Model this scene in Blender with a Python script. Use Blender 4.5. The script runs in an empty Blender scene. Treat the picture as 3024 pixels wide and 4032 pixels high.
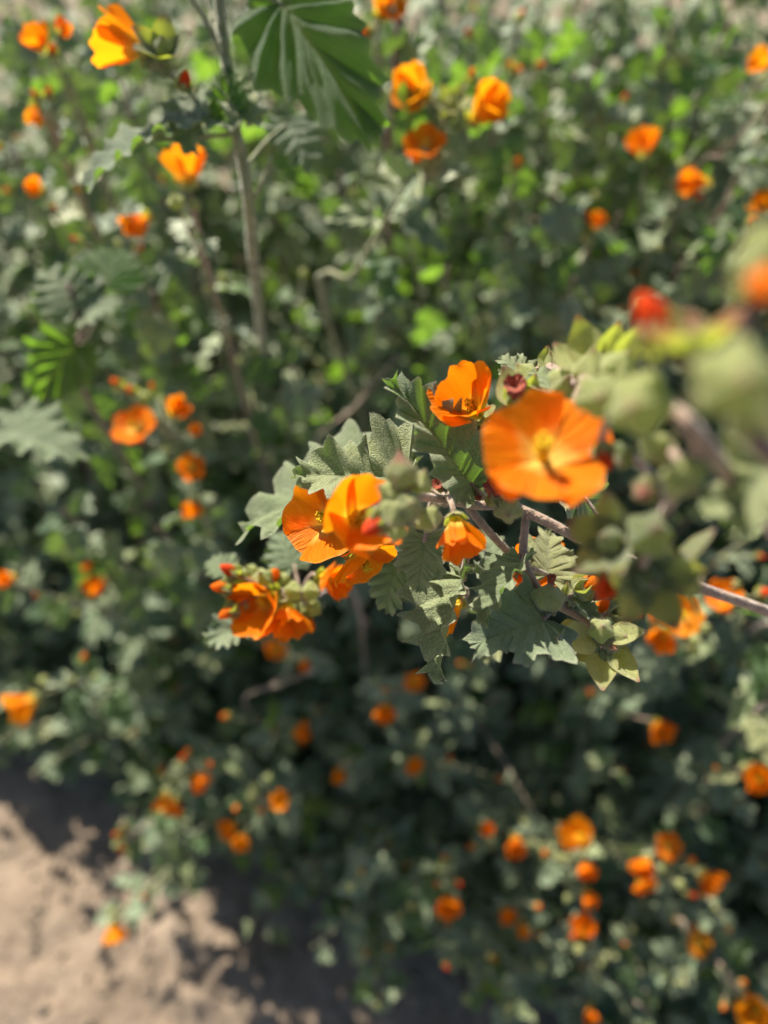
import bpy, math, random
import numpy as np
from mathutils import Vector, Matrix, noise

R = math.radians
SC = bpy.context.scene
COL = SC.collection

# ------------------------------------------------------------------ camera
CAM_Z, PITCH, LENS = 0.95, 50.0, 26.0
FOCUS, FSTOP = 0.25, 3.9
cam_data = bpy.data.cameras.new('camera')
cam_data.sensor_fit = 'VERTICAL'
cam_data.sensor_height = 36.0
cam_data.sensor_width = 27.0
cam_data.lens = LENS
cam_data.clip_start = 0.004
cam_data.clip_end = 2000
cam_data.dof.use_dof = True
cam_data.dof.focus_distance = FOCUS
cam_data.dof.aperture_fstop = FSTOP
cam = bpy.data.objects.new('camera', cam_data)
COL.objects.link(cam)
cam.location = (0, 0, CAM_Z)
cam.rotation_euler = (R(90 - PITCH), 0, 0)
SC.camera = cam

# ------------------------------------------------------------------ sky, sun, exposure
SUN = Vector((-0.41, 0.62, 0.67)).normalized()       # towards the sun
world = bpy.data.worlds.new('World')
SC.world = world
world.use_nodes = True
wn = world.node_tree.nodes
sky = wn.new('ShaderNodeTexSky')
sky.sky_type = 'NISHITA'
sky.sun_disc = False
sky.sun_elevation = math.asin(SUN.z)
sky.sun_rotation = math.atan2(SUN.x, SUN.y)
world.node_tree.links.new(sky.outputs[0], wn['Background'].inputs[0])
wn['Background'].inputs[1].default_value = 0.057
sl = bpy.data.lights.new('sun', 'SUN')
sl.energy = 5.0
sl.angle = R(0.53)
sl.color = (1.0, 0.93, 0.80)
so = bpy.data.objects.new('sun', sl)
COL.objects.link(so)
so.location = SUN * 5
so.rotation_euler = (-SUN).to_track_quat('-Z', 'Y').to_euler()
SC.view_settings.view_transform = 'Standard'
SC.view_settings.look = 'None'
SC.view_settings.gamma = 1
SC.view_settings.use_curve_mapping = False
SC.view_settings.exposure = 1.27
SC.render.engine = 'CYCLES'
SC.cycles.use_denoising = True
SC.cycles.max_bounces = 5
SC.cycles.adaptive_threshold = 0.02
SC.cycles.diffuse_bounces = 2
SC.cycles.transmission_bounces = 3

# ------------------------------------------------------------------ pixel -> point
CF = Vector((0, math.cos(R(PITCH)), -math.sin(R(PITCH))))
CU = Vector((0, math.sin(R(PITCH)), math.cos(R(PITCH))))
CR = Vector((1, 0, 0))
PPU = 4032 * LENS / 36.0                             # pixels per unit slope


def P(px, py, d):
    return Vector((0, 0, CAM_Z)) + d * (CF + CR * ((px - 1512) / PPU) - CU * ((py - 2016) / PPU))


def D(r, u, t):
    """direction: r right, u up the picture, t towards the lens, as a world vector"""
    return (CR * r + CU * u - CF * t).normalized()


# ------------------------------------------------------------------ materials
def new_mat(name):
    m = bpy.data.materials.new(name)
    m.use_nodes = True
    nt = m.node_tree
    nt.nodes.clear()
    out = nt.nodes.new('ShaderNodeOutputMaterial')
    return m, nt, out


def N(nt, typ, **kw):
    n = nt.nodes.new(typ)
    for k, v in kw.items():
        if k in n.inputs.keys() if hasattr(n.inputs, 'keys') else False:
            n.inputs[k].default_value = v
        else:
            setattr(n, k, v)
    return n


def L(nt, a, b):
    nt.links.new(a, b)


def ramp(nt, fac, stops):
    r = nt.nodes.new('ShaderNodeValToRGB')
    el = r.color_ramp.elements
    while len(el) < len(stops):
        el.new(0.5)
    for e, (p, c) in zip(el, stops):
        e.position = p
        e.color = (*c, 1)
    if fac is not None:
        L(nt, fac, r.inputs[0])
    return r.outputs[0]


def mix(nt, fac, a, b, mode='MIX'):
    n = nt.nodes.new('ShaderNodeMix')
    n.data_type = 'RGBA'
    n.blend_type = mode
    for sock, v in ((n.inputs[0], fac), (n.inputs[6], a), (n.inputs[7], b)):
        if isinstance(v, (int, float)):
            sock.default_value = v
        elif isinstance(v, tuple):
            sock.default_value = (*v, 1)
        else:
            L(nt, v, sock)
    return n.outputs[2]


def math_n(nt, op, a, b=None, clamp=False):
    n = nt.nodes.new('ShaderNodeMath')
    n.operation = op
    n.use_clamp = clamp
    for s, v in zip(n.inputs, (a, b)):
        if v is None:
            continue
        if isinstance(v, (int, float)):
            s.default_value = v
        else:
            L(nt, v, s)
    return n.outputs[0]


def noise_n(nt, scale, detail=3, coord='Object', vec=None, rough=0.55):
    n = nt.nodes.new('ShaderNodeTexNoise')
    n.inputs['Scale'].default_value = scale
    n.inputs['Detail'].default_value = detail
    n.inputs['Roughness'].default_value = rough
    if vec is None:
        tc = nt.nodes.new('ShaderNodeTexCoord')
        vec = tc.outputs[coord]
    L(nt, vec, n.inputs['Vector'])
    return n.outputs['Fac']


def sheet_shader(nt, out, color, trans_color, trans, rough=0.6, sheen=0.0, bump=None, spec=0.3, sheen_tint=(1, 1, 1)):
    p = nt.nodes.new('ShaderNodeBsdfPrincipled')
    p.inputs['Roughness'].default_value = rough
    p.inputs['Specular IOR Level'].default_value = spec
    p.inputs['Sheen Weight'].default_value = sheen
    p.inputs['Sheen Roughness'].default_value = 0.5
    p.inputs['Sheen Tint'].default_value = (*sheen_tint, 1)
    L(nt, color, p.inputs['Base Color'])
    sh = p.outputs[0]
    if bump is not None:
        L(nt, bump, p.inputs['Normal'])
    if trans > 0:
        t = nt.nodes.new('ShaderNodeBsdfTranslucent')
        L(nt, trans_color, t.inputs['Color'])
        ms = nt.nodes.new('ShaderNodeMixShader')
        ms.inputs[0].default_value = trans
        L(nt, sh, ms.inputs[1])
        L(nt, t.outputs[0], ms.inputs[2])
        sh = ms.outputs[0]
    L(nt, sh, out.inputs[0])
    return p


def attr_rgb(nt, name='tone'):
    a = nt.nodes.new('ShaderNodeAttribute')
    a.attribute_name = name
    s = nt.nodes.new('ShaderNodeSeparateColor')
    L(nt, a.outputs['Color'], s.inputs[0])
    return s.outputs


def bump_n(nt, h, strength, dist):
    b = nt.nodes.new('ShaderNodeBump')
    b.inputs['Strength'].default_value = strength
    b.inputs['Distance'].default_value = dist
    L(nt, h, b.inputs['Height'])
    return b.outputs[0]


def leaf_material(name, fuzz, hue=0.0, trans=0.3, fine=False):
    m, nt, out = new_mat(name)
    vein, margin, _ = attr_rgb(nt)[:3]
    oi = nt.nodes.new('ShaderNodeObjectInfo')
    n1 = noise_n(nt, 5.0, 4 if fine else 1)
    n2 = noise_n(nt, 80.0 if fine else 50.0, 3 if fine else 1)
    base = ramp(nt, n1, [(0.25, (0.066 + hue, 0.108, 0.048)), (0.5, (0.110 + hue, 0.158, 0.076)),
                         (0.75, (0.200 + hue, 0.245, 0.128))])
    wool = ramp(nt, n2, [(0.34, (0.085, 0.13, 0.06)), (0.64, (0.35, 0.39, 0.25))])
    c = mix(nt, fuzz, base, wool)
    young = ramp(nt, oi.outputs['Random'], [(0.0, (0.75, 0.85, 0.85)), (0.5, (1.0, 1.0, 0.95)), (0.85, (1.2, 1.15, 0.85)),
                                            (1.0, (1.35, 1.15, 0.75))])
    c = mix(nt, 1.0, c, young, 'MULTIPLY')
    if not fine:
        c = mix(nt, 1.0, c, (0.88, 0.88, 0.92), 'MULTIPLY')
    vf = math_n(nt, 'MULTIPLY', vein, 0.55, True)
    c = mix(nt, vf, c, (0.075, 0.105, 0.045))
    edge = math_n(nt, 'MULTIPLY', math_n(nt, 'POWER', margin, 14.0), 0.5, True)
    c = mix(nt, edge, c, (0.42, 0.43, 0.30))
    tv = mix(nt, math_n(nt, 'MULTIPLY', vein, 0.6, True), (0.165, 0.36, 0.015), (0.36, 0.52, 0.08))
    tcol = mix(nt, math_n(nt, 'MULTIPLY', n1, 0.6), tv, (0.25, 0.39, 0.04))
    h = math_n(nt, 'ADD', n2, math_n(nt, 'MULTIPLY', n1, 2.0))
    sheet_shader(nt, out, c, tcol, trans, 0.58, 0.45 if fuzz > 0.2 else 0.12, bump_n(nt, h, 0.45, 0.02) if fine else None, 0.45, (0.95, 1.0, 0.8))
    return m


M = {}
M['leaf'] = leaf_material('mallow leaf', 0.55, 0.0, 0.17)
M['leaf_woolly'] = leaf_material('woolly mallow leaf', 0.80, 0.01, 0.12)
M['leaf_green'] = leaf_material('thin green mallow leaf', 0.10, -0.03, 0.48)


M['fine_leaf'] = leaf_material('mallow leaf close', 0.50, 0.0, 0.28, True)
M['fine_leaf_woolly'] = leaf_material('woolly mallow leaf close', 0.75, 0.01, 0.2, True)
M['fine_leaf_green'] = leaf_material('thin green mallow leaf close', 0.05, -0.03, 0.6, True)


def petal_material(name, deep, bright, glow, trans=0.5):
    m, nt, out = new_mat(name)
    o = attr_rgb(nt)
    v, u = o[0], o[1]
    cv = nt.nodes.new('ShaderNodeCombineXYZ')
    L(nt, math_n(nt, 'MULTIPLY', u, 26.0), cv.inputs[0])
    L(nt, math_n(nt, 'MULTIPLY', v, 1.6), cv.inputs[1])
    oi = nt.nodes.new('ShaderNodeObjectInfo')
    L(nt, math_n(nt, 'MULTIPLY', oi.outputs['Random'], 40.0), cv.inputs[2])
    st = noise_n(nt, 1.0, 3, vec=cv.outputs[0])
    broad = noise_n(nt, 2.2, 2)
    c = ramp(nt, math_n(nt, 'ADD', math_n(nt, 'MULTIPLY', st, 0.6), math_n(nt, 'MULTIPLY', broad, 0.4)),
             [(0.3, deep), (0.7, bright)])
    w = math_n(nt, 'ADD', v, math_n(nt, 'MULTIPLY', math_n(nt, 'SUBTRACT', st, 0.5), 0.35))
    pale = ramp(nt, w, [(0.15, (1, 1, 1)), (0.44, (0, 0, 0))])
    c = mix(nt, pale, c, (0.95, 0.68, 0.14))
    edge = ramp(nt, v, [(0.93, (0, 0, 0)), (1.0, (0.45, 0.45, 0.45))])
    c = mix(nt, edge, c, (0.95, 0.42, 0.10))
    tc = mix(nt, pale, mix(nt, st, glow, (1.0, 0.34, 0.006)), (1.0, 0.70, 0.05))
    sheet_shader(nt, out, c, tc, trans, 0.5, 0.0, bump_n(nt, st, 0.35, 0.03), 0.15)
    return m


M['petal'] = petal_material('orange mallow petal', (0.84, 0.155, 0.002), (0.94, 0.270, 0.004), (1.0, 0.26, 0.002), 0.50)
M['petal_lit_amber'] = petal_material('light tinted amber mallow petal', (0.82, 0.24, 0.004), (0.92, 0.36, 0.010), (1.0, 0.42, 0.006), 0.55)  # amber mostly paints light shining through the orange petal into its colour
M['petal_red'] = petal_material('red mallow petal', (0.62, 0.035, 0.004), (0.86, 0.09, 0.006), (0.9, 0.08, 0.003), 0.35)


def simple(name, stops, scale, rough=0.6, sheen=0.0, bump=0.0, spec=0.3, trans=0.0, tcol=(0.5, 0.5, 0.1), coord='Object', tint=(1, 1, 1)):
    m, nt, out = new_mat(name)
    n = noise_n(nt, scale, 4, coord)
    c = ramp(nt, n, stops)
    b = bump_n(nt, n, bump, 0.02) if bump else None
    tc = mix(nt, 0.0, tcol, tcol)
    sheet_shader(nt, out, c, tc, trans, rough, sheen, b, spec, tint)
    return m


def calyx_material(name, green, tip, tipstart):
    m, nt, out = new_mat(name)
    o = attr_rgb(nt)
    v, e = o[0], o[1]
    n = noise_n(nt, 7.0, 4)
    n2 = noise_n(nt, 45.0, 2)
    g = ramp(nt, n, [(0.3, tuple(x * 0.7 for x in green)), (0.7, tuple(min(1, x * 1.2) for x in green))])
    g = mix(nt, ramp(nt, n2, [(0.5, (0, 0, 0)), (0.7, (0.5, 0.5, 0.5))]), g, (0.50, 0.50, 0.34))
    w = math_n(nt, 'ADD', v, math_n(nt, 'MULTIPLY', math_n(nt, 'SUBTRACT', n, 0.5), 0.4))
    tf = ramp(nt, w, [(tipstart, (0, 0, 0)), (min(1.0, tipstart + 0.2), (0.8, 0.8, 0.8))])
    c = mix(nt, tf, g, tip)
    c = mix(nt, math_n(nt, 'MULTIPLY', math_n(nt, 'POWER', e, 6.0), 0.55, True), c, (0.34, 0.20, 0.13))
    tc = mix(nt, tf, (0.52, 0.60, 0.05), tip)
    sheet_shader(nt, out, c, tc, 0.42, 0.6, 0.5, bump_n(nt, n2, 0.5, 0.03), 0.25, (1, 1, 0.85))
    return m


M['calyx'] = calyx_material('woolly green calyx', (0.46, 0.49, 0.17), (0.34, 0.10, 0.09), 0.80)
M['calyx_red'] = calyx_material('calyx flushed red', (0.28, 0.30, 0.12), (0.40, 0.08, 0.06), 0.55)
M['calyx_dull'] = calyx_material('dull grey green calyx', (0.15, 0.19, 0.09), (0.20, 0.08, 0.07), 0.75)
M['stamen'] = simple('yellow stamen', [(0.3, (0.85, 0.52, 0.01)), (0.7, (0.95, 0.74, 0.03))], 6, 0.6, trans=0.3, tcol=(1.0, 0.62, 0.02))
M['stem'] = simple('pinkish woolly stem', [(0.3, (0.23, 0.15, 0.105)), (0.55, (0.34, 0.23, 0.165)), (0.75, (0.40, 0.32, 0.22))], 160, 0.65, 0.6, 0.3,
                   tint=(1, 0.9, 0.85))
M['stem_green'] = simple('green woolly stem', [(0.3, (0.16, 0.17, 0.07)), (0.6, (0.27, 0.27, 0.13)), (0.8, (0.36, 0.34, 0.20))], 130, 0.65, 0.5, 0.3)
M['stem_dark'] = simple('dark red stem', [(0.3, (0.085, 0.035, 0.03)), (0.7, (0.20, 0.10, 0.08))], 120, 0.6, 0.4, 0.3)
M['twig'] = simple('dry twig', [(0.3, (0.20, 0.14, 0.10)), (0.6, (0.36, 0.28, 0.21)), (0.8, (0.46, 0.39, 0.31))], 90, 0.8, 0.2, 0.5)
M['withered'] = simple('withered petals', [(0.3, (0.12, 0.02, 0.012)), (0.6, (0.36, 0.07, 0.025)), (0.8, (0.50, 0.22, 0.15))], 5, 0.8, 0.2, 0.4, trans=0.15,
                       tcol=(0.7, 0.1, 0.02))
M['fuzz'] = simple('pale hairs', [(0.3, (0.45, 0.43, 0.33)), (0.7, (0.62, 0.60, 0.48))], 300, 0.6, 0.2, trans=0.4, tcol=(0.6, 0.6, 0.4))
M['pollen'] = simple('pollen grains', [(0.3, (0.75, 0.48, 0.01)), (0.7, (0.9, 0.7, 0.05))], 300, 0.6, trans=0.2, tcol=(1, 0.7, 0.05))
M['stone'] = simple('soil crumb', [(0.3, (0.16, 0.125, 0.095)), (0.6, (0.25, 0.20, 0.15)), (0.8, (0.34, 0.28, 0.225))], 60, 0.9, 0, 0.6, 0.2)
M['litter'] = simple('dry leaf litter', [(0.3, (0.16, 0.11, 0.075)), (0.7, (0.34, 0.26, 0.18))], 40, 0.8, 0.1, 0.3, trans=0.15, tcol=(0.4, 0.25, 0.1))


def soil_material():
    m, nt, out = new_mat('dry sandy soil')
    a = noise_n(nt, 9.0, 6)
    b = noise_n(nt, 70.0, 5)
    c = noise_n(nt, 420.0, 3)
    col = ramp(nt, math_n(nt, 'ADD', math_n(nt, 'MULTIPLY', a, 0.45), math_n(nt, 'MULTIPLY', b, 0.55)),
               [(0.30, (0.150, 0.112, 0.082)), (0.5, (0.240, 0.182, 0.132)), (0.68, (0.31, 0.245, 0.185))])
    col = mix(nt, ramp(nt, c, [(0.55, (0, 0, 0)), (0.75, (0.5, 0.5, 0.5))]), col, (0.16, 0.125, 0.10))
    h = math_n(nt, 'ADD', math_n(nt, 'MULTIPLY', b, 1.0), math_n(nt, 'MULTIPLY', c, 0.35))
    p = nt.nodes.new('ShaderNodeBsdfPrincipled')
    p.inputs['Roughness'].default_value = 0.95
    p.inputs['Specular IOR Level'].default_value = 0.15
    L(nt, col, p.inputs['Base Color'])
    L(nt, bump_n(nt, h, 0.9, 0.006), p.inputs['Normal'])
    L(nt, p.outputs[0], out.inputs[0])
    return m


M['soil'] = soil_material()


# ------------------------------------------------------------------ mesh helpers
def mesh(name, verts, faces, mat, tone=None, smooth=True):
    me = bpy.data.meshes.new(name)
    me.from_pydata([tuple(v) for v in verts], [], faces)
    if mat is not None:
        me.materials.append(mat)
    if tone is not None:
        at = me.attributes.new('tone', 'FLOAT_COLOR', 'POINT')
        buf = np.ones((len(verts), 4), dtype=np.float32)
        buf[:, :3] = np.asarray(tone, dtype=np.float32)
        at.data.foreach_set('color', buf.ravel())
    if smooth:
        me.polygons.foreach_set('use_smooth', [True] * len(me.polygons))
    me.update()
    return me


def catmull(pts, n):
    pts = [np.asarray(p, dtype=float) for p in pts]
    out = []
    m = len(pts) - 1
    for i in range(n):
        s = i / (n - 1) * m
        k = min(int(s), m - 1)
        t = s - k
        p0 = pts[max(k - 1, 0)]
        p1, p2 = pts[k], pts[k + 1]
        p3 = pts[min(k + 2, m)]
        out.append(0.5 * (2 * p1 + (p2 - p0) * t + (2 * p0 - 5 * p1 + 4 * p2 - p3) * t * t + (3 * p1 - p0 - 3 * p2 + p3) * t ** 3))
    return out


def tube(verts, faces, pts, radii, sides=7, cap=True, tone=None, tv=(0, 0, 0)):
    """append a smooth tapering tube along pts"""
    pts = [Vector(p) for p in pts]
    b0 = len(verts)
    n = len(pts)
    ref = Vector((0.31, 0.83, 0.47)).normalized()
    prev = None
    for i, p in enumerate(pts):
        t = (pts[min(i + 1, n - 1)] - pts[max(i - 1, 0)])
        if t.length < 1e-9:
            t = Vector((0, 0, 1))
        t.normalize()
        a = (prev if prev is not None else ref)
        a = a - t * a.dot(t)
        if a.length < 1e-5:
            a = t.orthogonal()
        a.normalize()
        prev = a
        b = t.cross(a)
        for k in range(sides):
            an = 2 * math.pi * k / sides
            verts.append(p + (a * math.cos(an) + b * math.sin(an)) * radii[i])
            if tone is not None:
                tone.append(tv)
    for i in range(n - 1):
        for k in range(sides):
            k2 = (k + 1) % sides
            faces.append((b0 + i * sides + k, b0 + i * sides + k2, b0 + (i + 1) * sides + k2, b0 + (i + 1) * sides + k))
    if cap:
        for idx, rev in ((0, True), (n - 1, False)):
            ring = [b0 + idx * sides + k for k in range(sides)]
            faces.append(tuple(reversed(ring)) if rev else tuple(ring))


OUTLINES = {
    # right half of the blade, base to tip, unit length
    'lobed': [(0.03, 0.0), (0.16, -0.07), (0.32, -0.01), (0.48, 0.17), (0.40, 0.32), (0.22, 0.40), (0.27, 0.56), (0.21, 0.78), (0.09, 0.94), (0, 1.0)],
    'broad': [(0.03, 0.0), (0.22, -0.12), (0.44, -0.02), (0.56, 0.19), (0.52, 0.38), (0.43, 0.50), (0.38, 0.65), (0.26, 0.83), (0.11, 0.96), (0, 1.0)],
    'long': [(0.03, 0.0), (0.12, -0.03), (0.25, 0.05), (0.31, 0.20), (0.27, 0.36), (0.23, 0.50), (0.19, 0.66), (0.13, 0.82), (0.06, 0.95), (0, 1.0)],
    'palm': [(0.03, 0.0), (0.26, -0.14), (0.48, -0.06), (0.58, 0.14), (0.36, 0.26), (0.48, 0.52), (0.36, 0.62), (0.19, 0.62), (0.20, 0.84), (0.10, 0.96), (0, 1.0)],
}


def leaf_mesh(name, kind, mat, seed, nt=9, spt=6, rings=7, fold=0.25, droop=0.2, ripple=0.05, tooth=0.05, petiole=0.45, curl=0.0, pleat=0.045, radiate=1.35):
    rnd = random.Random(seed)
    n = nt * spt + 1
    V, F, T = [], [], []
    ctrl = OUTLINES[kind]
    halves = []
    for side in (1, -1):
        c2 = [(x * rnd.uniform(0.9, 1.1), y + rnd.uniform(-0.025, 0.025) * (0 < i < len(ctrl) - 1)) for i, (x, y) in enumerate(ctrl)]
        pts = catmull(c2, n)
        amps = [tooth * rnd.uniform(0.6, 1.2) * (1.25 if q % 2 else 0.7) for q in range(nt + 1)]
        res = []
        for i in range(n):
            a, b = pts[max(i - 1, 0)], pts[min(i + 1, n - 1)]
            d = b - a
            nn = np.array([d[1], -d[0]]) / (np.linalg.norm(d) + 1e-9)
            f = (i % spt) / spt
            k = i // spt
            am = amps[min(k, nt)] * (f / 0.62 if f < 0.62 else (1 - f) / 0.38) if spt > 1 else 0
            q = pts[i] + nn * am * (1 if i < n - 1 else 0)
            res.append((side * max(q[0], 0.0), q[1]))
        halves.append(res)
    spine = []
    for i in range(n):
        u = i / (n - 1)
        s = max(0.0, (u - 0.30) / 0.70)
        spine.append(0.015 + 0.04 * u + 0.945 * s ** radiate)
    ph1, ph2 = rnd.uniform(0, 6.28), rnd.uniform(0, 6.28)

    def height(x, y, t, u, side):
        ph = ph1 if side > 0 else ph2
        z = fold * abs(x) - droop * y * y + curl * x * x * 2
        z += ripple * t ** 2.2 * math.sin(u * nt * math.pi * 0.9 + ph)
        z += pleat * math.sin(math.pi * min(t * 0.9, 1)) * (abs(math.sin(math.pi * u * nt / 2)) ** 0.7 - 0.4)
        z += 0.02 * noise.noise(Vector((x * 5 + seed, y * 5, side)))
        return z
    idx = {}
    for i in range(n):
        y = spine[i]
        idx[('s', i)] = len(V)
        V.append((0, y + petiole, height(0, y, 0, i / (n - 1), 1)))
        T.append((1.0, 0, 0))
    for hi, side in ((0, 1), (1, -1)):
        for i in range(n):
            u = i / (n - 1)
            qx, qy = halves[hi][i]
            lat = (1.0 if spt > 1 and (i + spt // 2) % (2 * spt) == 0 else 0.0)
            for r in range(1, rings + 1):
                t = r / rings
                tt = t ** 0.9
                x = qx * tt
                y = spine[i] + (qy - spine[i]) * tt
                z = height(x, y, tt, u, side) - 0.012 * lat * (1 - t)
                idx[(side, i, r)] = len(V)
                V.append((x, y + petiole, z))
                T.append((lat * (1 - 0.7 * t), t, 0))
    for side in (1, -1):
        for i in range(n - 1):
            for r in range(rings):
                a = idx[('s', i)] if r == 0 else idx[(side, i, r)]
                b = idx[('s', i + 1)] if r == 0 else idx[(side, i + 1, r)]
                c = idx[(side, i + 1, r + 1)]
                d = idx[(side, i, r + 1)]
                F.append((a, d, c, b) if side > 0 else (a, b, c, d))
    if petiole > 0:
        pv, pf = [], []
        b0 = len(V)
        pts = [(0, 0, -0.12 * petiole), (0, petiole * 0.4, -0.02), (0, petiole * 0.8, 0.012), (0, petiole + 0.05, 0.0)]
        tube(pv, pf, pts, [0.030, 0.022, 0.019, 0.012], 5)
        V += [tuple(v) for v in pv]
        F += [tuple(b0 + k for k in f) for f in pf]
        T += [(0.25, 0.55, 0)] * len(pv)
    return mesh(name, V, F, mat, T)


def petal_mesh(name, mat, seed, a=0.55, b=-0.15, squash=1.0, c=0.25, nu=13, nv=11, wide=1.0, wav=0.03):
    rnd = random.Random(seed)
    prof = catmull([(0.0, 0.14), (0.15, 0.22), (0.3, 0.33), (0.5, 0.44), (0.7, 0.54), (0.85, 0.55), (1.0, 0.47)], 41)
    V, F, T = [], [], []
    k1, k2, k3 = (rnd.uniform(0, 6.28) for _ in range(3))
    for j in range(nv):
        v = j / (nv - 1)
        w = np.interp(v, [p[0] for p in prof], [p[1] for p in prof]) * wide
        for i in range(nu):
            u = -1 + 2 * i / (nu - 1)
            x = w * u * (1 - 0.06 * v * abs(u) ** 6)
            y = v * (1 - 0.20 * v * v * abs(u) ** 2.4)
            y += 0.020 * v ** 4 * math.sin(7 * u + k1) - 0.035 * v ** 6 * math.exp(-(u / 0.25) ** 2)
            z = a * y + b * y * y + c * x * x + 0.13 * x
            z += wav * v ** 2 * math.sin(4.2 * u + k2) + wav * 0.8 * v ** 3 * math.sin(9 * u + k3)
            z += 0.003 * math.cos(u * 22) * v
            V.append((x, y * squash, z))
            T.append((v, u * 0.5 + 0.5, 0))
    for j in range(nv - 1):
        for i in range(nu - 1):
            q = j * nu + i
            F.append((q, q + 1, q + nu + 1, q + nu))
    return mesh(name, V, F, mat, T)


def calyx_mesh(name, mat, seed, spread=1.0, length=0.95, width=0.30, hairs=0, cup=0.22):
    """five pointed keeled sepals; spread 0 = closed round the axis, 1.6 = flat star"""
    rnd = random.Random(seed)
    V, F, T = [], [], []
    for k in range(5):
        th = 2 * math.pi * k / 5 + rnd.uniform(-0.12, 0.12)
        sp = spread * rnd.uniform(0.85, 1.15)
        ln = length * rnd.uniform(0.9, 1.1)
        b0 = len(V)
        nv, nu = 9, 7
        ang = 1.35
        r, z = 0.03, 0.0
        path = []
        for j in range(nv):
            v = j / (nv - 1)
            if spread < 0.5:
                el = 0.35 + (1.45 - 0.55 * sp) * min(1.0, v * 2.2)
            elif spread < 1.2:
                el = 0.15 + 0.65 * min(1.0, v * 1.6)
            else:
                el = 0.25 + 0.5 * math.sin(v * 3.0)
            path.append((r, z))
            r += math.cos(el) * ln / (nv - 1)
            z += math.sin(el) * ln / (nv - 1)
            if sp < 0.35 and v > 0.45:
                r -= 0.055 * (1 - sp)
                r = max(r, 0.005)
        for j in range(nv):
            v = j / (nv - 1)
            w = width * math.sin(math.pi * min(1, (0.22 + 0.78 * v))) ** 0.8 * (1.25 if v < 0.5 else 1.0) + 0.004
            if v < 0.3:
                w = max(w, 0.16)
            rr, zz = path[j]
            for i in range(nu):
                u = -1 + 2 * i / (nu - 1)
                x = w * u
                lift = 0.30 * w * abs(u) ** 1.4
                ra = rr - 0.25 * lift
                V.append((ra * math.cos(th) - x * math.sin(th), ra * math.sin(th) + x * math.cos(th), zz + lift * 0.9 + 0.01 * rnd.uniform(-1, 1)))
                T.append((v, abs(u), 0))
        for j in range(nv - 1):
            for i in range(nu - 1):
                q = b0 + j * nu + i
                F.append((q, q + 1, q + nu + 1, q + nu))
    # receptacle
    tube(V, F, [(0, 0, -0.12), (0, 0, -0.02), (0, 0, 0.04)], [0.06, 0.12, 0.10], 8, tone=T, tv=(0.1, 0, 0))
    return mesh(name, V, F, mat, T)


def bud_mesh(name, mat, seed, tip=0.35, fat=0.42):
    """closed calyx: ribbed egg drawn out to a pointed, slightly split tip"""
    rnd = random.Random(seed)
    V, F, T = [], [], []
    nz, ns = 15, 30
    for j in range(nz):
        v = j / (nz - 1)
        if v < 0.6:
            r = fat * math.sin(math.pi * 0.5 * min(1, (v + 0.04) / 0.42)) if v < 0.42 else fat * (1 - 0.25 * ((v - 0.42) / 0.18) ** 2)
        else:
            s = (v - 0.6) / 0.4
            r = fat * 0.75 * (1 - s) ** (1.0 + tip) + 0.006
        for k in range(ns):
            th = 2 * math.pi * k / ns
            rib = 1 + 0.13 * math.cos(5 * th) * math.sin(math.pi * min(1, v * 1.1)) + 0.06 * noise.noise(Vector((math.cos(th) * 2, math.sin(th) * 2, v * 4 + seed)))
            V.append((r * rib * math.cos(th) + 0.05 * v * v * math.sin(seed), r * rib * math.sin(th), v * 1.0))
            T.append((v, max(0, math.cos(5 * th)) ** 8 * 0.7, 0))
    for j in range(nz - 1):
        for k in range(ns):
            k2 = (k + 1) % ns
            F.append((j * ns + k, j * ns + k2, (j + 1) * ns + k2, (j + 1) * ns + k))
    F.append(tuple(range(ns))[::-1])
    F.append(tuple((nz - 1) * ns + k for k in range(ns)))
    # small bract hooks round the base
    for q in range(3):
        th = q * 2.1 + seed
        o = Vector((math.cos(th), math.sin(th), 0))
        tube(V, F, [o * fat * 0.35 + Vector((0, 0, 0.02)), o * fat * 1.05 + Vector((0, 0, 0.12)), o * fat * 1.30 + Vector((0, 0, 0.42))], [0.03, 0.022, 0.004], 4, tone=T,
             tv=(0.9, 0.3, 0))
    return mesh(name, V, F, mat, T)


def petal_roll_mesh(name, mat, seed):
    """furled petals peeping out of a bud: twisted egg"""
    V, F, T = [], [], []
    nz, ns = 11, 20
    for j in range(nz):
        v = j / (nz - 1)
        r = 0.25 * math.sin(math.pi * (0.18 + 0.80 * v)) ** 0.7
        for k in range(ns):
            th = 2 * math.pi * k / ns
            w = 1 + 0.20 * abs(math.sin(2.5 * (th + 1.8 * v)))
            V.append((r * w * math.cos(th), r * w * math.sin(th), v))
            T.append((0.55 + 0.4 * v, (k * 5 / ns) % 1.0, 0))
    for j in range(nz - 1):
        for k in range(ns):
            k2 = (k + 1) % ns
            F.append((j * ns + k, j * ns + k2, (j + 1) * ns + k2, (j + 1) * ns + k))
    F.append(tuple((nz - 1) * ns + k for k in range(ns)))
    return mesh(name, V, F, mat, T)


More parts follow.
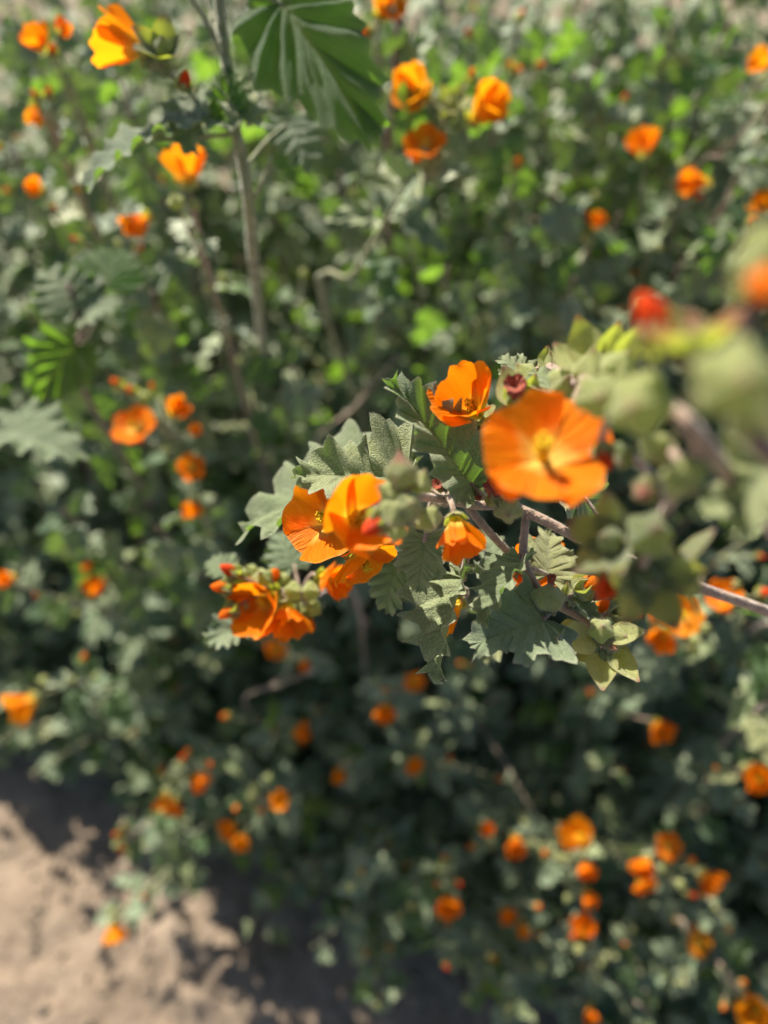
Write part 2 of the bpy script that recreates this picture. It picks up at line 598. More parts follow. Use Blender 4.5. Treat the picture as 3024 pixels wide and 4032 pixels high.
def stamen_mesh(name, mat, seed):
    rnd = random.Random(seed)
    V, F = [], []
    tube(V, F, [(0, 0, 0), (0, 0, 0.25), (0, 0, 0.52), (0, 0, 0.62)], [0.11, 0.06, 0.05, 0.03], 8)
    for i in range(58):
        z = 0.26 + 0.42 * rnd.random() ** 0.8
        th = rnd.uniform(0, 6.28)
        o = Vector((math.cos(th), math.sin(th), rnd.uniform(0.1, 0.9)))
        a = Vector((0, 0, z * 0.85))
        b = a + o.normalized() * rnd.uniform(0.09, 0.17)
        tube(V, F, [a, b], [0.008, 0.006], 3, cap=False)
        # anther: small octahedron
        s = rnd.uniform(0.026, 0.042)
        q = len(V)
        for d in ((1, 0, 0), (-1, 0, 0), (0, 1, 0), (0, -1, 0), (0, 0, 1), (0, 0, -1)):
            V.append(b + Vector(d) * s * rnd.uniform(0.8, 1.2))
        for t in ((0, 2, 4), (2, 1, 4), (1, 3, 4), (3, 0, 4), (2, 0, 5), (1, 2, 5), (3, 1, 5), (0, 3, 5)):
            F.append(tuple(q + k for k in t))
    return mesh(name, V, F, mat)


def withered_mesh(name, mat, seed):
    rnd = random.Random(seed)
    V, F = [], []
    nz, ns = 10, 18
    for j in range(nz):
        v = j / (nz - 1)
        for k in range(ns):
            th = 2 * math.pi * k / ns
            r = 0.30 * (0.6 + 0.5 * v) * (1 + 0.55 * noise.noise(Vector((math.cos(th) * 2.2, math.sin(th) * 2.2, v * 3 + seed))))
            V.append((r * math.cos(th), r * math.sin(th), v * 0.8 + 0.18 * v * noise.noise(Vector((th * 2, seed, v)))))
    for j in range(nz - 1):
        for k in range(ns):
            k2 = (k + 1) % ns
            F.append((j * ns + k, j * ns + k2, (j + 1) * ns + k2, (j + 1) * ns + k))
    V.append((0, 0, 0.55))
    for k in range(ns):
        F.append(((nz - 1) * ns + k, (nz - 1) * ns + (k + 1) % ns, len(V) - 1))
    return mesh(name, V, F, mat, smooth=False)


# shared shapes --------------------------------------------------------------
LEAF = {}
for kind in OUTLINES:
    for s in range(3):
        LEAF[kind, s] = leaf_mesh('leaf_' + kind, kind, M[('leaf', 'leaf_woolly', 'leaf_green')[s]], 11 + s * 7 + len(kind), 7, 4, 4, fold=(0.55, 0.25, 0.05)[s], pleat=0.07,
                                  droop=(0.15, 0.35, 0.25)[s], ripple=(0.10, 0.08, 0.07)[s], tooth=0.075, petiole=(0.4, 0.3, 0.55)[s])
HERO_LEAF = {}
for i, (kind, mat, fold, droop, rip, pet) in enumerate([
        ('lobed', 'leaf_woolly', 0.45, 0.10, 0.060, 0.0), ('long', 'leaf', 0.55, 0.12, 0.050, 0.0), ('broad', 'leaf', 0.25, 0.25, 0.060, 0.0),
        ('palm', 'leaf_woolly', 0.20, 0.25, 0.055, 0.0), ('broad', 'leaf_green', 0.15, 0.18, 0.035, 0.0), ('long', 'leaf_woolly', 0.8, 0.2, 0.07, 0.0)]):
    HERO_LEAF[i] = leaf_mesh('hero_leaf', kind, M['fine_' + mat], 101 + i * 13, 13, 8, 9, fold=fold, droop=droop, ripple=rip * 1.1, tooth=0.088, petiole=pet, pleat=(0.045, 0.045, 0.05, 0.05, 0.065, 0.05)[i], radiate=(1.35, 1.35, 1.35, 1.6, 3.0, 1.35)[i])
PETAL = {}
for mk in ('petal', 'petal_lit_amber', 'petal_red'):
    for s in range(3):
        PETAL[mk, 'open', s] = petal_mesh('petal_open', M[mk], 5 + s, 0.42, 0.10, 1.0, 0.10, wide=1.45, wav=0.04)
        PETAL[mk, 'cup', s] = petal_mesh('petal_cup', M[mk], 15 + s, 1.05, 0.05, 0.72, 0.55, wide=1.12, wav=0.05)
        PETAL[mk, 'closed', s] = petal_mesh('petal_closed', M[mk], 25 + s, 1.35, -0.25, 0.45, 0.75, wide=0.85)
        PETAL[mk, 'flat', s] = petal_mesh('petal_flat', M[mk], 35 + s, 0.18, -0.02, 1.0, 0.12, wide=1.25, wav=0.045)


def sepal_mesh(name, mat, seed):
    rnd = random.Random(seed)
    V, F, T = [], [], []
    nv, nu = 13, 9
    for j in range(nv):
        v = j / (nv - 1)
        w = 0.30 * math.sin(math.pi * (0.12 + 0.80 * v ** 0.85)) ** 1.1 * (1 - 0.55 * v ** 2.5) + 0.006
        for i in range(nu):
            u = -1 + 2 * i / (nu - 1)
            V.append((w * u, v, 0.55 * w * abs(u) - 0.10 * math.sin(v * 3.1) + 0.02 * noise.noise(Vector((u * 2, v * 5, seed)))))
            T.append((v, abs(u), 0))
    for j in range(nv - 1):
        for i in range(nu - 1):
            q = j * nu + i
            F.append((q, q + 1, q + nu + 1, q + nu))
    return mesh(name, V, F, mat, T)


SEPAL = {mk: sepal_mesh('sepal', M[mk], 3 + k) for k, mk in enumerate(('calyx', 'calyx_dull', 'calyx_red'))}
STAMEN = [stamen_mesh('stamen_column', M['stamen'], s) for s in range(2)]
CALYX = {}
for mk in ('calyx', 'calyx_red', 'calyx_dull'):
    for s in range(2):
        CALYX[mk, 'cup', s] = calyx_mesh('calyx_cup', M[mk], s, 0.7)
        CALYX[mk, 'star', s] = calyx_mesh('calyx_star', M[mk], 9 + s, 1.7, 1.15, 0.36)
        CALYX[mk, 'half', s] = calyx_mesh('calyx_half', M[mk], 19 + s, 0.20, 1.0, 0.34)
BUD = {}
for mk in ('calyx', 'calyx_red', 'calyx_dull'):
    for s in range(3):
        BUD[mk, s] = bud_mesh('bud', M[mk], s * 3 + 1, (0.2, 0.5, 0.9)[s], (0.46, 0.40, 0.34)[s])
ROLL = {mk: petal_roll_mesh('petal_roll', M[mk], 1) for mk in ('petal', 'petal_lit_amber', 'petal_red')}
WITHERED = [withered_mesh('withered_flower', M['withered'], s) for s in (1, 5)]


def frame(pos, z, y=None, roll=0.0, scale=1.0):
    """matrix with local Z along z, local Y near y"""
    z = Vector(z).normalized()
    y = Vector(y) if y is not None else Vector((0.2, 0.3, 0.93))
    y = y - z * y.dot(z)
    if y.length < 1e-4:
        y = z.orthogonal()
    y.normalize()
    x = y.cross(z)
    m = Matrix((x, y, z)).transposed().to_4x4()
    return Matrix.Translation(pos) @ m @ Matrix.Rotation(roll, 4, 'Z') @ Matrix.Diagonal((scale, scale, scale, 1))


class Plant:
    """one thing: an Empty at the foot of a stem; stem, leaves, flowers and buds are its parts"""

    def __init__(self, name, base, label, category, group=None, stem='stem'):
        self.root = bpy.data.objects.new(name, None)
        self.root.empty_display_size = 0.01
        COL.objects.link(self.root)
        self.base = Vector(base)
        self.root.location = self.base
        self.root['label'] = label
        self.root['category'] = category
        if group:
            self.root['group'] = group
        self.inv = Matrix.Translation(-self.base)
        self.V, self.F = [], []
        self.stem_mat = stem

    def add(self, name, data, mat_world, parent=None):
        o = bpy.data.objects.new(name, data)
        COL.objects.link(o)
        if parent is None:
            o.parent = self.root
            o.matrix_basis = self.inv @ mat_world
        else:
            o.parent = parent
            o.matrix_basis = mat_world                # local to the parent
        return o

    def tube(self, pts, r0, r1, n=24, sides=7):
        c = [Vector(p) for p in catmull(pts, n)]
        rr = [r0 + (r1 - r0) * i / (n - 1) for i in range(n)]
        tube(self.V, self.F, [p - self.base for p in c], rr, sides)
        return c

    def finish(self):
        if self.V:
            self.add('stem', mesh('stem', self.V, self.F, M[self.stem_mat]), Matrix.Translation(self.base))
        return self.root

    def leaf(self, data, pos, direction, normal, length):
        y = Vector(direction).normalized()
        z = Vector(normal)
        z = z - y * z.dot(y)
        if z.length < 1e-4:
            z = y.orthogonal()
        z.normalize()
        x = y.cross(z)
        m = Matrix((x, y, z)).transposed().to_4x4()
        return self.add('leaf', data, Matrix.Translation(pos) @ m @ Matrix.Diagonal((length, length, length, 1)))

    def flower(self, pos, face, diam, form='cup', mk='petal', ck='calyx', roll=None, seed=0, calyx=True, squeeze=1.0):
        rnd = random.Random(seed * 31 + 7)
        k = {'open': 0.50, 'cup': 0.62, 'closed': 0.80, 'flat': 0.48}[form]
        ln = diam * k
        roll = rnd.uniform(0, 6.28) if roll is None else roll
        e = self.add('flower', None, frame(pos, face, roll=roll))
        e.empty_display_size = 0.003
        for q in range(5):
            s = ln * rnd.uniform(0.93, 1.06)
            m = Matrix.Rotation(q * 2 * math.pi / 5 + rnd.uniform(-0.1, 0.1), 4, 'Z') @ Matrix.Translation((0, -ln * 0.03, 0)) @ \
                Matrix.Rotation(rnd.uniform(-0.16, 0.16), 4, 'X') @ Matrix.Rotation(rnd.uniform(-0.08, 0.08), 4, 'Y') @ Matrix.Diagonal((s, s, s, 1))
            self.add('petal', PETAL[mk, form, (q + seed) % 3], m, e)
        if form != 'closed':
            s = ln * 1.0
            self.add('stamen_column', STAMEN[seed % 2], Matrix.Diagonal((s, s, s, 1)), e)
        if calyx:
            s = diam * 0.36
            self.add('calyx', CALYX[ck, 'cup', seed % 2], Matrix.Translation((0, 0, (-0.27 if form in ('cup', 'closed') else -0.20) * s)) @ Matrix.Rotation(0.6, 4, 'Z') @ Matrix.Diagonal((s, s, s * (1.0 if form in ('cup', 'closed') else 0.35), 1)), e)
        return e

    def bud(self, pos, axis, size, kind='bud', ck='calyx', mk='petal_red', var=0, roll=0.0):
        """kind: bud closed, tip with furled petals showing, star open calyx, withered spent flower, pod"""
        if kind == 'tip':
            b = self.add('bud', CALYX[ck, 'half', var % 2], frame(pos, axis, roll=roll, scale=size))
            self.add('furled_petals', ROLL[mk], Matrix.Translation((0, 0, 0.12)) @ Matrix.Diagonal((1.0, 1.0, 1.0, 1)), b)
        elif kind == 'star':
            b = self.add('bud', CALYX[ck, 'star', var % 2], frame(pos, axis, roll=roll, scale=size))
            self.add('bud_core', BUD[ck, 0], Matrix.Diagonal((0.55, 0.55, 0.6, 1)), b)
        elif kind == 'withered':
            b = self.add('spent_flower', CALYX[ck, 'half', var % 2], frame(pos, axis, roll=roll, scale=size))
            self.add('withered_petals', WITHERED[var % 2], Matrix.Translation((0, 0, 0.22)), b)
        elif kind == 'pod':
            b = self.add('seed_pod', BUD[ck, 0], frame(pos, axis, roll=roll, scale=size))
            self.add('withered_tip', WITHERED[var % 2], Matrix.Translation((0, 0, 0.80)) @ Matrix.Diagonal((0.38, 0.38, 0.45, 1)), b)
        else:
            b = self.add('bud', BUD[ck, var % 3], frame(pos, axis, roll=roll, scale=size))
        return b


# ------------------------------------------------------------------ ground
def bush_s(x, y):
    return 0.42 * x + 0.906 * (y - 0.167) + 0.045 * noise.noise(Vector((x * 7, y * 7, 9.0)))


def bush_h(x, y):
    s = bush_s(x, y)
    if s < 0:
        return 0.0
    w = min(1.0, max(0.0, (x + 0.10) / 0.25))
    g = 0.05 + 0.92 * max(y, 0)
    g += w * 0.9 * min(max(0.0, y - 0.40), 0.30)
    h = min(0.07 + 1.9 * s, g, 0.76 + 0.17 * w)
    back = min(1.0, max(0.0, (y - 0.35) / 0.2))
    return h * max(0.35, 0.94 - 0.08 * back + 0.42 * noise.noise(Vector((x * 5.2, y * 5.2, 3.1))) + 0.45 * back * noise.noise(Vector((x * 9.5, y * 9.5, 7.7))))


def ground_z(x, y):
    v = Vector((x, y, 0.0))
    near = max(0.0, 1 - max(abs(x), abs(y - 0.3)) / 3.0)
    z = 0.020 * noise.noise(v * 3.5) + 0.010 * noise.noise(v * 11 + Vector((3, 1, 0))) + 0.006 * noise.noise(v * 31) + 0.0035 * noise.noise(v * 77)
    return z * near


def build_ground():
    ts = np.linspace(-1, 1, 261)
    ax = np.sign(ts) * (0.9 * np.abs(ts) + 250 * np.abs(ts) ** 14)
    V = [(x, y + 0.2, ground_z(x, y + 0.2)) for y in ax for x in ax]
    n = len(ax)
    F = [(j * n + i, j * n + i + 1, (j + 1) * n + i + 1, (j + 1) * n + i) for j in range(n - 1) for i in range(n - 1)]
    o = bpy.data.objects.new('ground', mesh('ground', V, F, M['soil']))
    o['kind'] = 'structure'
    COL.objects.link(o)


build_ground()


def build_crumbs():
    rnd = random.Random(4)
    V, F = [], []
    for i in range(2600):
        x, y = rnd.uniform(-0.75, 0.7), rnd.uniform(-0.25, 0.6)
        s = 0.0012 + 0.006 * rnd.random() ** 4
        b0 = len(V)
        z = ground_z(x, y) + s * 0.35
        for d in ((1, 0, 0), (-1, 0, 0), (0, 1, 0), (0, -1, 0), (0, 0, 1), (0, 0, -1), (.7, .7, .3), (-.7, .6, .3), (-.6, -.7, .35), (.7, -.6, .3)):
            k = s * rnd.uniform(0.7, 1.25)
            V.append((x + d[0] * k, y + d[1] * k, z + d[2] * k * 0.75))
        for f in ((0, 6, 4), (6, 2, 4), (2, 7, 4), (7, 1, 4), (1, 8, 4), (8, 3, 4), (3, 9, 4), (9, 0, 4), (2, 6, 5), (6, 0, 5), (1, 7, 5), (7, 2, 5), (3, 8, 5), (8, 1, 5), (0, 9, 5), (9, 3, 5)):
            F.append(tuple(b0 + q for q in f))
    o = bpy.data.objects.new('soil_crumbs', mesh('soil_crumbs', V, F, M['stone']))
    o['kind'] = 'stuff'
    o['label'] = 'small crumbs and pebbles of dry tan soil strewn over the bare ground'
    o['category'] = 'gravel'
    COL.objects.link(o)


build_crumbs()


# ------------------------------------------------------------------ undergrowth: leaves too deep in the bush to pick apart
def build_undergrowth():
    rnd = random.Random(77)
    protos = []
    for i, kind in enumerate(('lobed', 'broad', 'palm')):
        me = leaf_mesh('u', kind, None, 300 + i, 5, 2, 2, 0.2, 0.25, 0.05, 0.04, 0.0)
        v = np.array([q.co[:] for q in me.vertices])
        f = [tuple(p.vertices) for p in me.polygons]
        a = np.zeros(len(v) * 4, dtype=np.float32)
        me.attributes['tone'].data.foreach_get('color', a)
        protos.append((v, f, a.reshape(-1, 4)[:, :3]))
        bpy.data.meshes.remove(me)
    VV, FF, TT = [], [], []
    off = 0
    for i in range(12500):
        while True:
            x, y = rnd.uniform(-0.95, 0.95), rnd.uniform(0.0, 1.6) ** 1.0
            h = bush_h(x, y)
            if h > 0.08:
                break
        if i > 9000:
            y = rnd.uniform(0.62, 1.6)
            x = rnd.uniform(-1.1, 1.1)
            h = max(0.30, bush_h(x, y))
        z = rnd.uniform(0.05, 0.62 if y < 0.62 else 0.84) ** 0.8 * h
        v, f, t = protos[i % 3]
        s = rnd.uniform(0.022, 0.042)
        nrm = Vector((rnd.gauss(0, .5), rnd.gauss(0, .5) - 0.2, 1)).normalized()
        m = np.array(frame((0, 0, 0), nrm, (rnd.uniform(-1, 1), rnd.uniform(-1, 1), 0)).to_3x3())
        VV.append(v @ m.T * s + np.array((x, y, z)))
        FF += [tuple(off + k for k in q) for q in f]
        TT.append(t)
        off += len(v)
    o = bpy.data.objects.new('undergrowth', mesh('undergrowth', np.concatenate(VV), FF, M['leaf'], np.concatenate(TT)))
    o['kind'] = 'stuff'
    o['label'] = 'shaded mass of small grey green leaves deep inside the bush'
    o['category'] = 'undergrowth'
    COL.objects.link(o)


build_undergrowth()

# ------------------------------------------------------------------ shoots of the bush
KINDS = ('lobed', 'broad', 'palm', 'lobed', 'long')


def shoot_leaves(pl, path, rnd, count, lo=0.35, size=(0.020, 0.040), hi=1.0, hang=False):
    n = len(path)
    ga = rnd.uniform(0, 6.28)
    for i in range(count):
        t = lo + (hi - lo) * (i + rnd.uniform(0, 0.6)) / count
        k = min(int(t * (n - 1)), n - 2)
        p = path[k].lerp(path[k + 1], t * (n - 1) - k)
        T = (path[k + 1] - path[k]).normalized()
        ga += 2.4 + rnd.uniform(-0.4, 0.4)
        a = T.orthogonal().normalized()
        b = T.cross(a)
        O = a * math.cos(ga) + b * math.sin(ga)
        d = (O + T * rnd.uniform(0.0, 0.7) + Vector((0, -0.15, rnd.uniform(-0.5, 0.15)))).normalized()
        nrm = Vector((rnd.gauss(0, 0.75), rnd.gauss(0, 0.75) - 0.10, 1.0)) + SUN * rnd.uniform(-0.2, 0.6)
        if hang:                                       # blades hanging, upper side turned out of the bush, away from the sun
            d = (O * 0.5 + Vector((0, -0.25, -0.75)) + T * 0.1).normalized()
            nrm = Vector((rnd.gauss(0.15, 0.35), -1.0, rnd.gauss(0.15, 0.35)))
        s = size[0] + (size[1] - size[0]) * (1 - ((t - lo) / (1 - lo)) ** 1.5) * rnd.uniform(0.6, 1.1)
        var = rnd.choice((0, 1, 1, 0, 2))
        pl.leaf(LEAF[rnd.choice(KINDS), var], p, d, nrm, s)


def tip_buds(pl, path, rnd, count, size=0.007, red=0.25, ck='calyx'):
    n = len(path)
    T = (path[-1] - path[-3]).normalized()
    for i in range(count):
        t = 1 - 0.20 * (i / max(1, count))
        p = path[min(n - 1, int(t * (n - 1)))]
        o = Vector((rnd.gauss(0, 1), rnd.gauss(0, 1), rnd.gauss(0, 1)))
        ax = (T * 0.8 + o.normalized() * 0.9).normalized()
        s = size * rnd.uniform(0.7, 1.3)
        pos = p + ax * s * 0.55
        pl.tube([p, p + ax * s * 0.3, pos + ax * s * 0.05], 0.0006, 0.0006, 4, 5)
        kind = 'tip' if rnd.random() < red else 'bud'
        pl.bud(pos, ax, s, kind, ck, rnd.choice(('petal_red', 'petal', 'petal_lit_amber')), i, rnd.uniform(0, 6))


def ground_path(tip, rnd, lean=None, mid=None):
    x, y, z = tip
    if lean is None:
        lean = Vector((rnd.uniform(-0.06, 0.06) + 0.10 * x * 0.0, rnd.uniform(0.03, 0.12), 0))
    b = Vector((x, y, 0)) + lean
    if bush_s(b.x, b.y) < 0.03:
        b += Vector((0.42, 0.906, 0)) * (0.03 - bush_s(b.x, b.y))
    b.z = ground_z(b.x, b.y) - 0.004
    m = b.lerp(Vector(tip), 0.55) + Vector((rnd.uniform(-.02, .02), rnd.uniform(0.0, 0.03), 0.06 * z))
    return [b, b.lerp(m, 0.5) + Vector((0, 0, 0.02)), m, Vector(tip)]


rnd = random.Random(2024)
placed = []
STALK = {'stem': 'pinkish', 'stem_green': 'green', 'stem_dark': 'dark red'}
tries = 0
while len(placed) < 300 and tries < 40000:
    tries += 1
    x, y = rnd.uniform(-0.85, 0.85), rnd.uniform(0.0, 1.15)
    h = bush_h(x, y)
    if h < 0.06:
        continue
    # keep to what the lens can see, with a margin to the side
    v = Vector((x, y, h)) - Vector((0, 0, CAM_Z))
    d = v.dot(CF)
    if d < 0.33 or abs(v.x / d) > 0.75 or not -0.85 < v.dot(CU) / d < 0.85:
        continue
    if any((x - a) ** 2 + (y - b) ** 2 < (0.045 if y < 0.62 else 0.058) ** 2 for a, b in placed):
        continue
    placed.append((x, y))
for i, (x, y) in enumerate(placed):
    h = bush_h(x, y) * rnd.uniform(0.80, 1.32)
    path = ground_path((x, y, h), rnd)
    budded = rnd.random() < 0.55
    if budded:
        sm = rnd.choice(('stem', 'stem_green', 'stem_green'))
        pl = Plant('mallow_shoot', path[0], 'leafy mallow shoot with a %s stalk tipped by small closed buds, no open flower' % STALK[sm], 'shoot', 'budded leafy shoots with %s stalks' % STALK[sm], sm)
    else:
        sm = rnd.choice(('stem', 'stem_green', 'stem_dark'))
        pl = Plant('mallow_shoot', path[0], 'leafy mallow shoot with a %s stalk and no buds or flowers' % STALK[sm], 'shoot', 'plain leafy shoots with %s stalks' % STALK[sm], sm)
    c = pl.tube(path, 0.0022, 0.0010, 16, 6)
    shoot_leaves(pl, c, rnd, rnd.randint(13, 17) if y < 0.62 else 12, 0.5, (0.016, 0.036))
    if budded:
        tip_buds(pl, c, rnd, rnd.randint(3, 5))
    pl.finish()

for i in range(16):
    u = rnd.random()
    x = -0.62 + 0.62 * u
    y = 0.167 - x * 0.463 - 0.03 - 0.05 * rnd.random()
    path = ground_path((x, y, rnd.uniform(0.08, 0.26)), rnd, Vector((0.06, 0.12, 0)))
    pl = Plant('mallow_shoot', path[0], 'small leafy mallow sprig leaning out over the bare soil, no flower', 'shoot', 'leafy sprigs leaning out over the soil', 'stem_green')
    c = pl.tube(path, 0.0016, 0.0008, 14, 6)
    shoot_leaves(pl, c, rnd, 8, 0.4, (0.014, 0.026))
    pl.finish()

for px, py in [(1560, 3620), (1745, 3760), (1500, 3960), (1860, 3900), (2150, 3800), (2360, 3860), (2010, 4010), (2560, 3960), (1660, 3490), (2480, 3720), (2700, 3880), (1400, 3480), (2850, 3620)]:
    path = ground_path(P(px, py, rnd.uniform(.60, .66)), rnd, Vector((0.03, 0.10, 0)))
    pl = Plant('mallow_shoot', path[0], 'pale woolly mallow sprig at the foot of the bush with only closed buds', 'shoot', 'pale budded sprigs at the foot of the bush', 'stem_green')
    c = pl.tube(path, 0.0018, 0.0009, 14, 6)
    shoot_leaves(pl, c, rnd, 14, 0.5, (0.014, 0.030))
    tip_buds(pl, c, rnd, 5)
    pl.finish()

for px, py in [(1950, 300), (2150, 440), (2350, 230), (2560, 360), (2760, 470), (2920, 330), (2200, 700), (2440, 840), (2010, 900), (1760, 1050), (1860, 120), (2660, 90), (1500, 1130), (2260, 1090),
               (1340, 680), (600, 1150), (900, 1230), (100, 1330), (2880, 760), (2700, 1000), (1150, 1450), (420, 1450), (2050, 60), (2880, 80), (620, 2080), (250, 2010), (60, 60), (350, 40), (480, 360), (1010, 220), (2360, 30), (40, 560), (1640, 60)] + [(k * 190 + 40, 20 - (k * 37) % 60) for k in range(16)]:
    path = ground_path(P(px, py, rnd.uniform(.52, .60) + (0.09 if py < 21 else 0)), rnd, Vector((0.01, 0.10, 0)))
    pl = Plant('mallow_shoot', path[0], 'mallow shoot with large dark hanging leaves turned away from the sun', 'shoot', 'shoots with large shaded leaves', 'stem_dark')
    c = pl.tube(path, 0.0024, 0.0012, 18, 6)
    shoot_leaves(pl, c, rnd, 11, 0.62, (0.026, 0.042), 1.0, True)
    shoot_leaves(pl, c, rnd, 4, 0.85, (0.014, 0.022))
    pl.finish()

# dry twigs inside the bush
for (x0, y0, d0, x1, y1, d1, lab) in [
        (1230, 1800, .62, 1560, 1400, .52, 'pale dry twig leaning in the gap below three ringed flowers'),
        (2700, 760, .60, 2960, 480, .52, 'pinkish dry twig crossing the foliage near two side-on orange flowers'),
        (960, 2760, .66, 1240, 2640, .56, 'bent dry twig low in the shade under the furled flower cluster'),
        (1760, 2700, .74, 2100, 3200, .66, 'long pale dry twig slanting across the dark hollow of the bush'),
        (300, 1500, .60, 320, 1250, .50, 'short purplish twig standing under the big shaded leaves'),
        (2060, 3650, .70, 2560, 3990, .60, 'bare grey twig near the lowest shoots over the soil')]:
    a, b = P(x0, y0, d0), P(x1, y1, d1)
    g = Vector((a.x + 0.03, a.y + 0.06, ground_z(a.x, a.y) - 0.004))
    pl = Plant('dry_twig', g, lab, 'twig', 'dry twigs in the bush', 'twig')
    c = pl.tube([g, g.lerp(a, .6), a, a.lerp(b, .5) + Vector((0.004, 0, 0.004)), b], 0.0013, 0.0007, 20, 6)
    pl.tube([c[12], c[12] + Vector((0.02, 0.0, 0.02)), c[12] + Vector((0.032, 0.0, 0.045))], 0.0012, 0.0006, 6, 5)
    pl.finish()


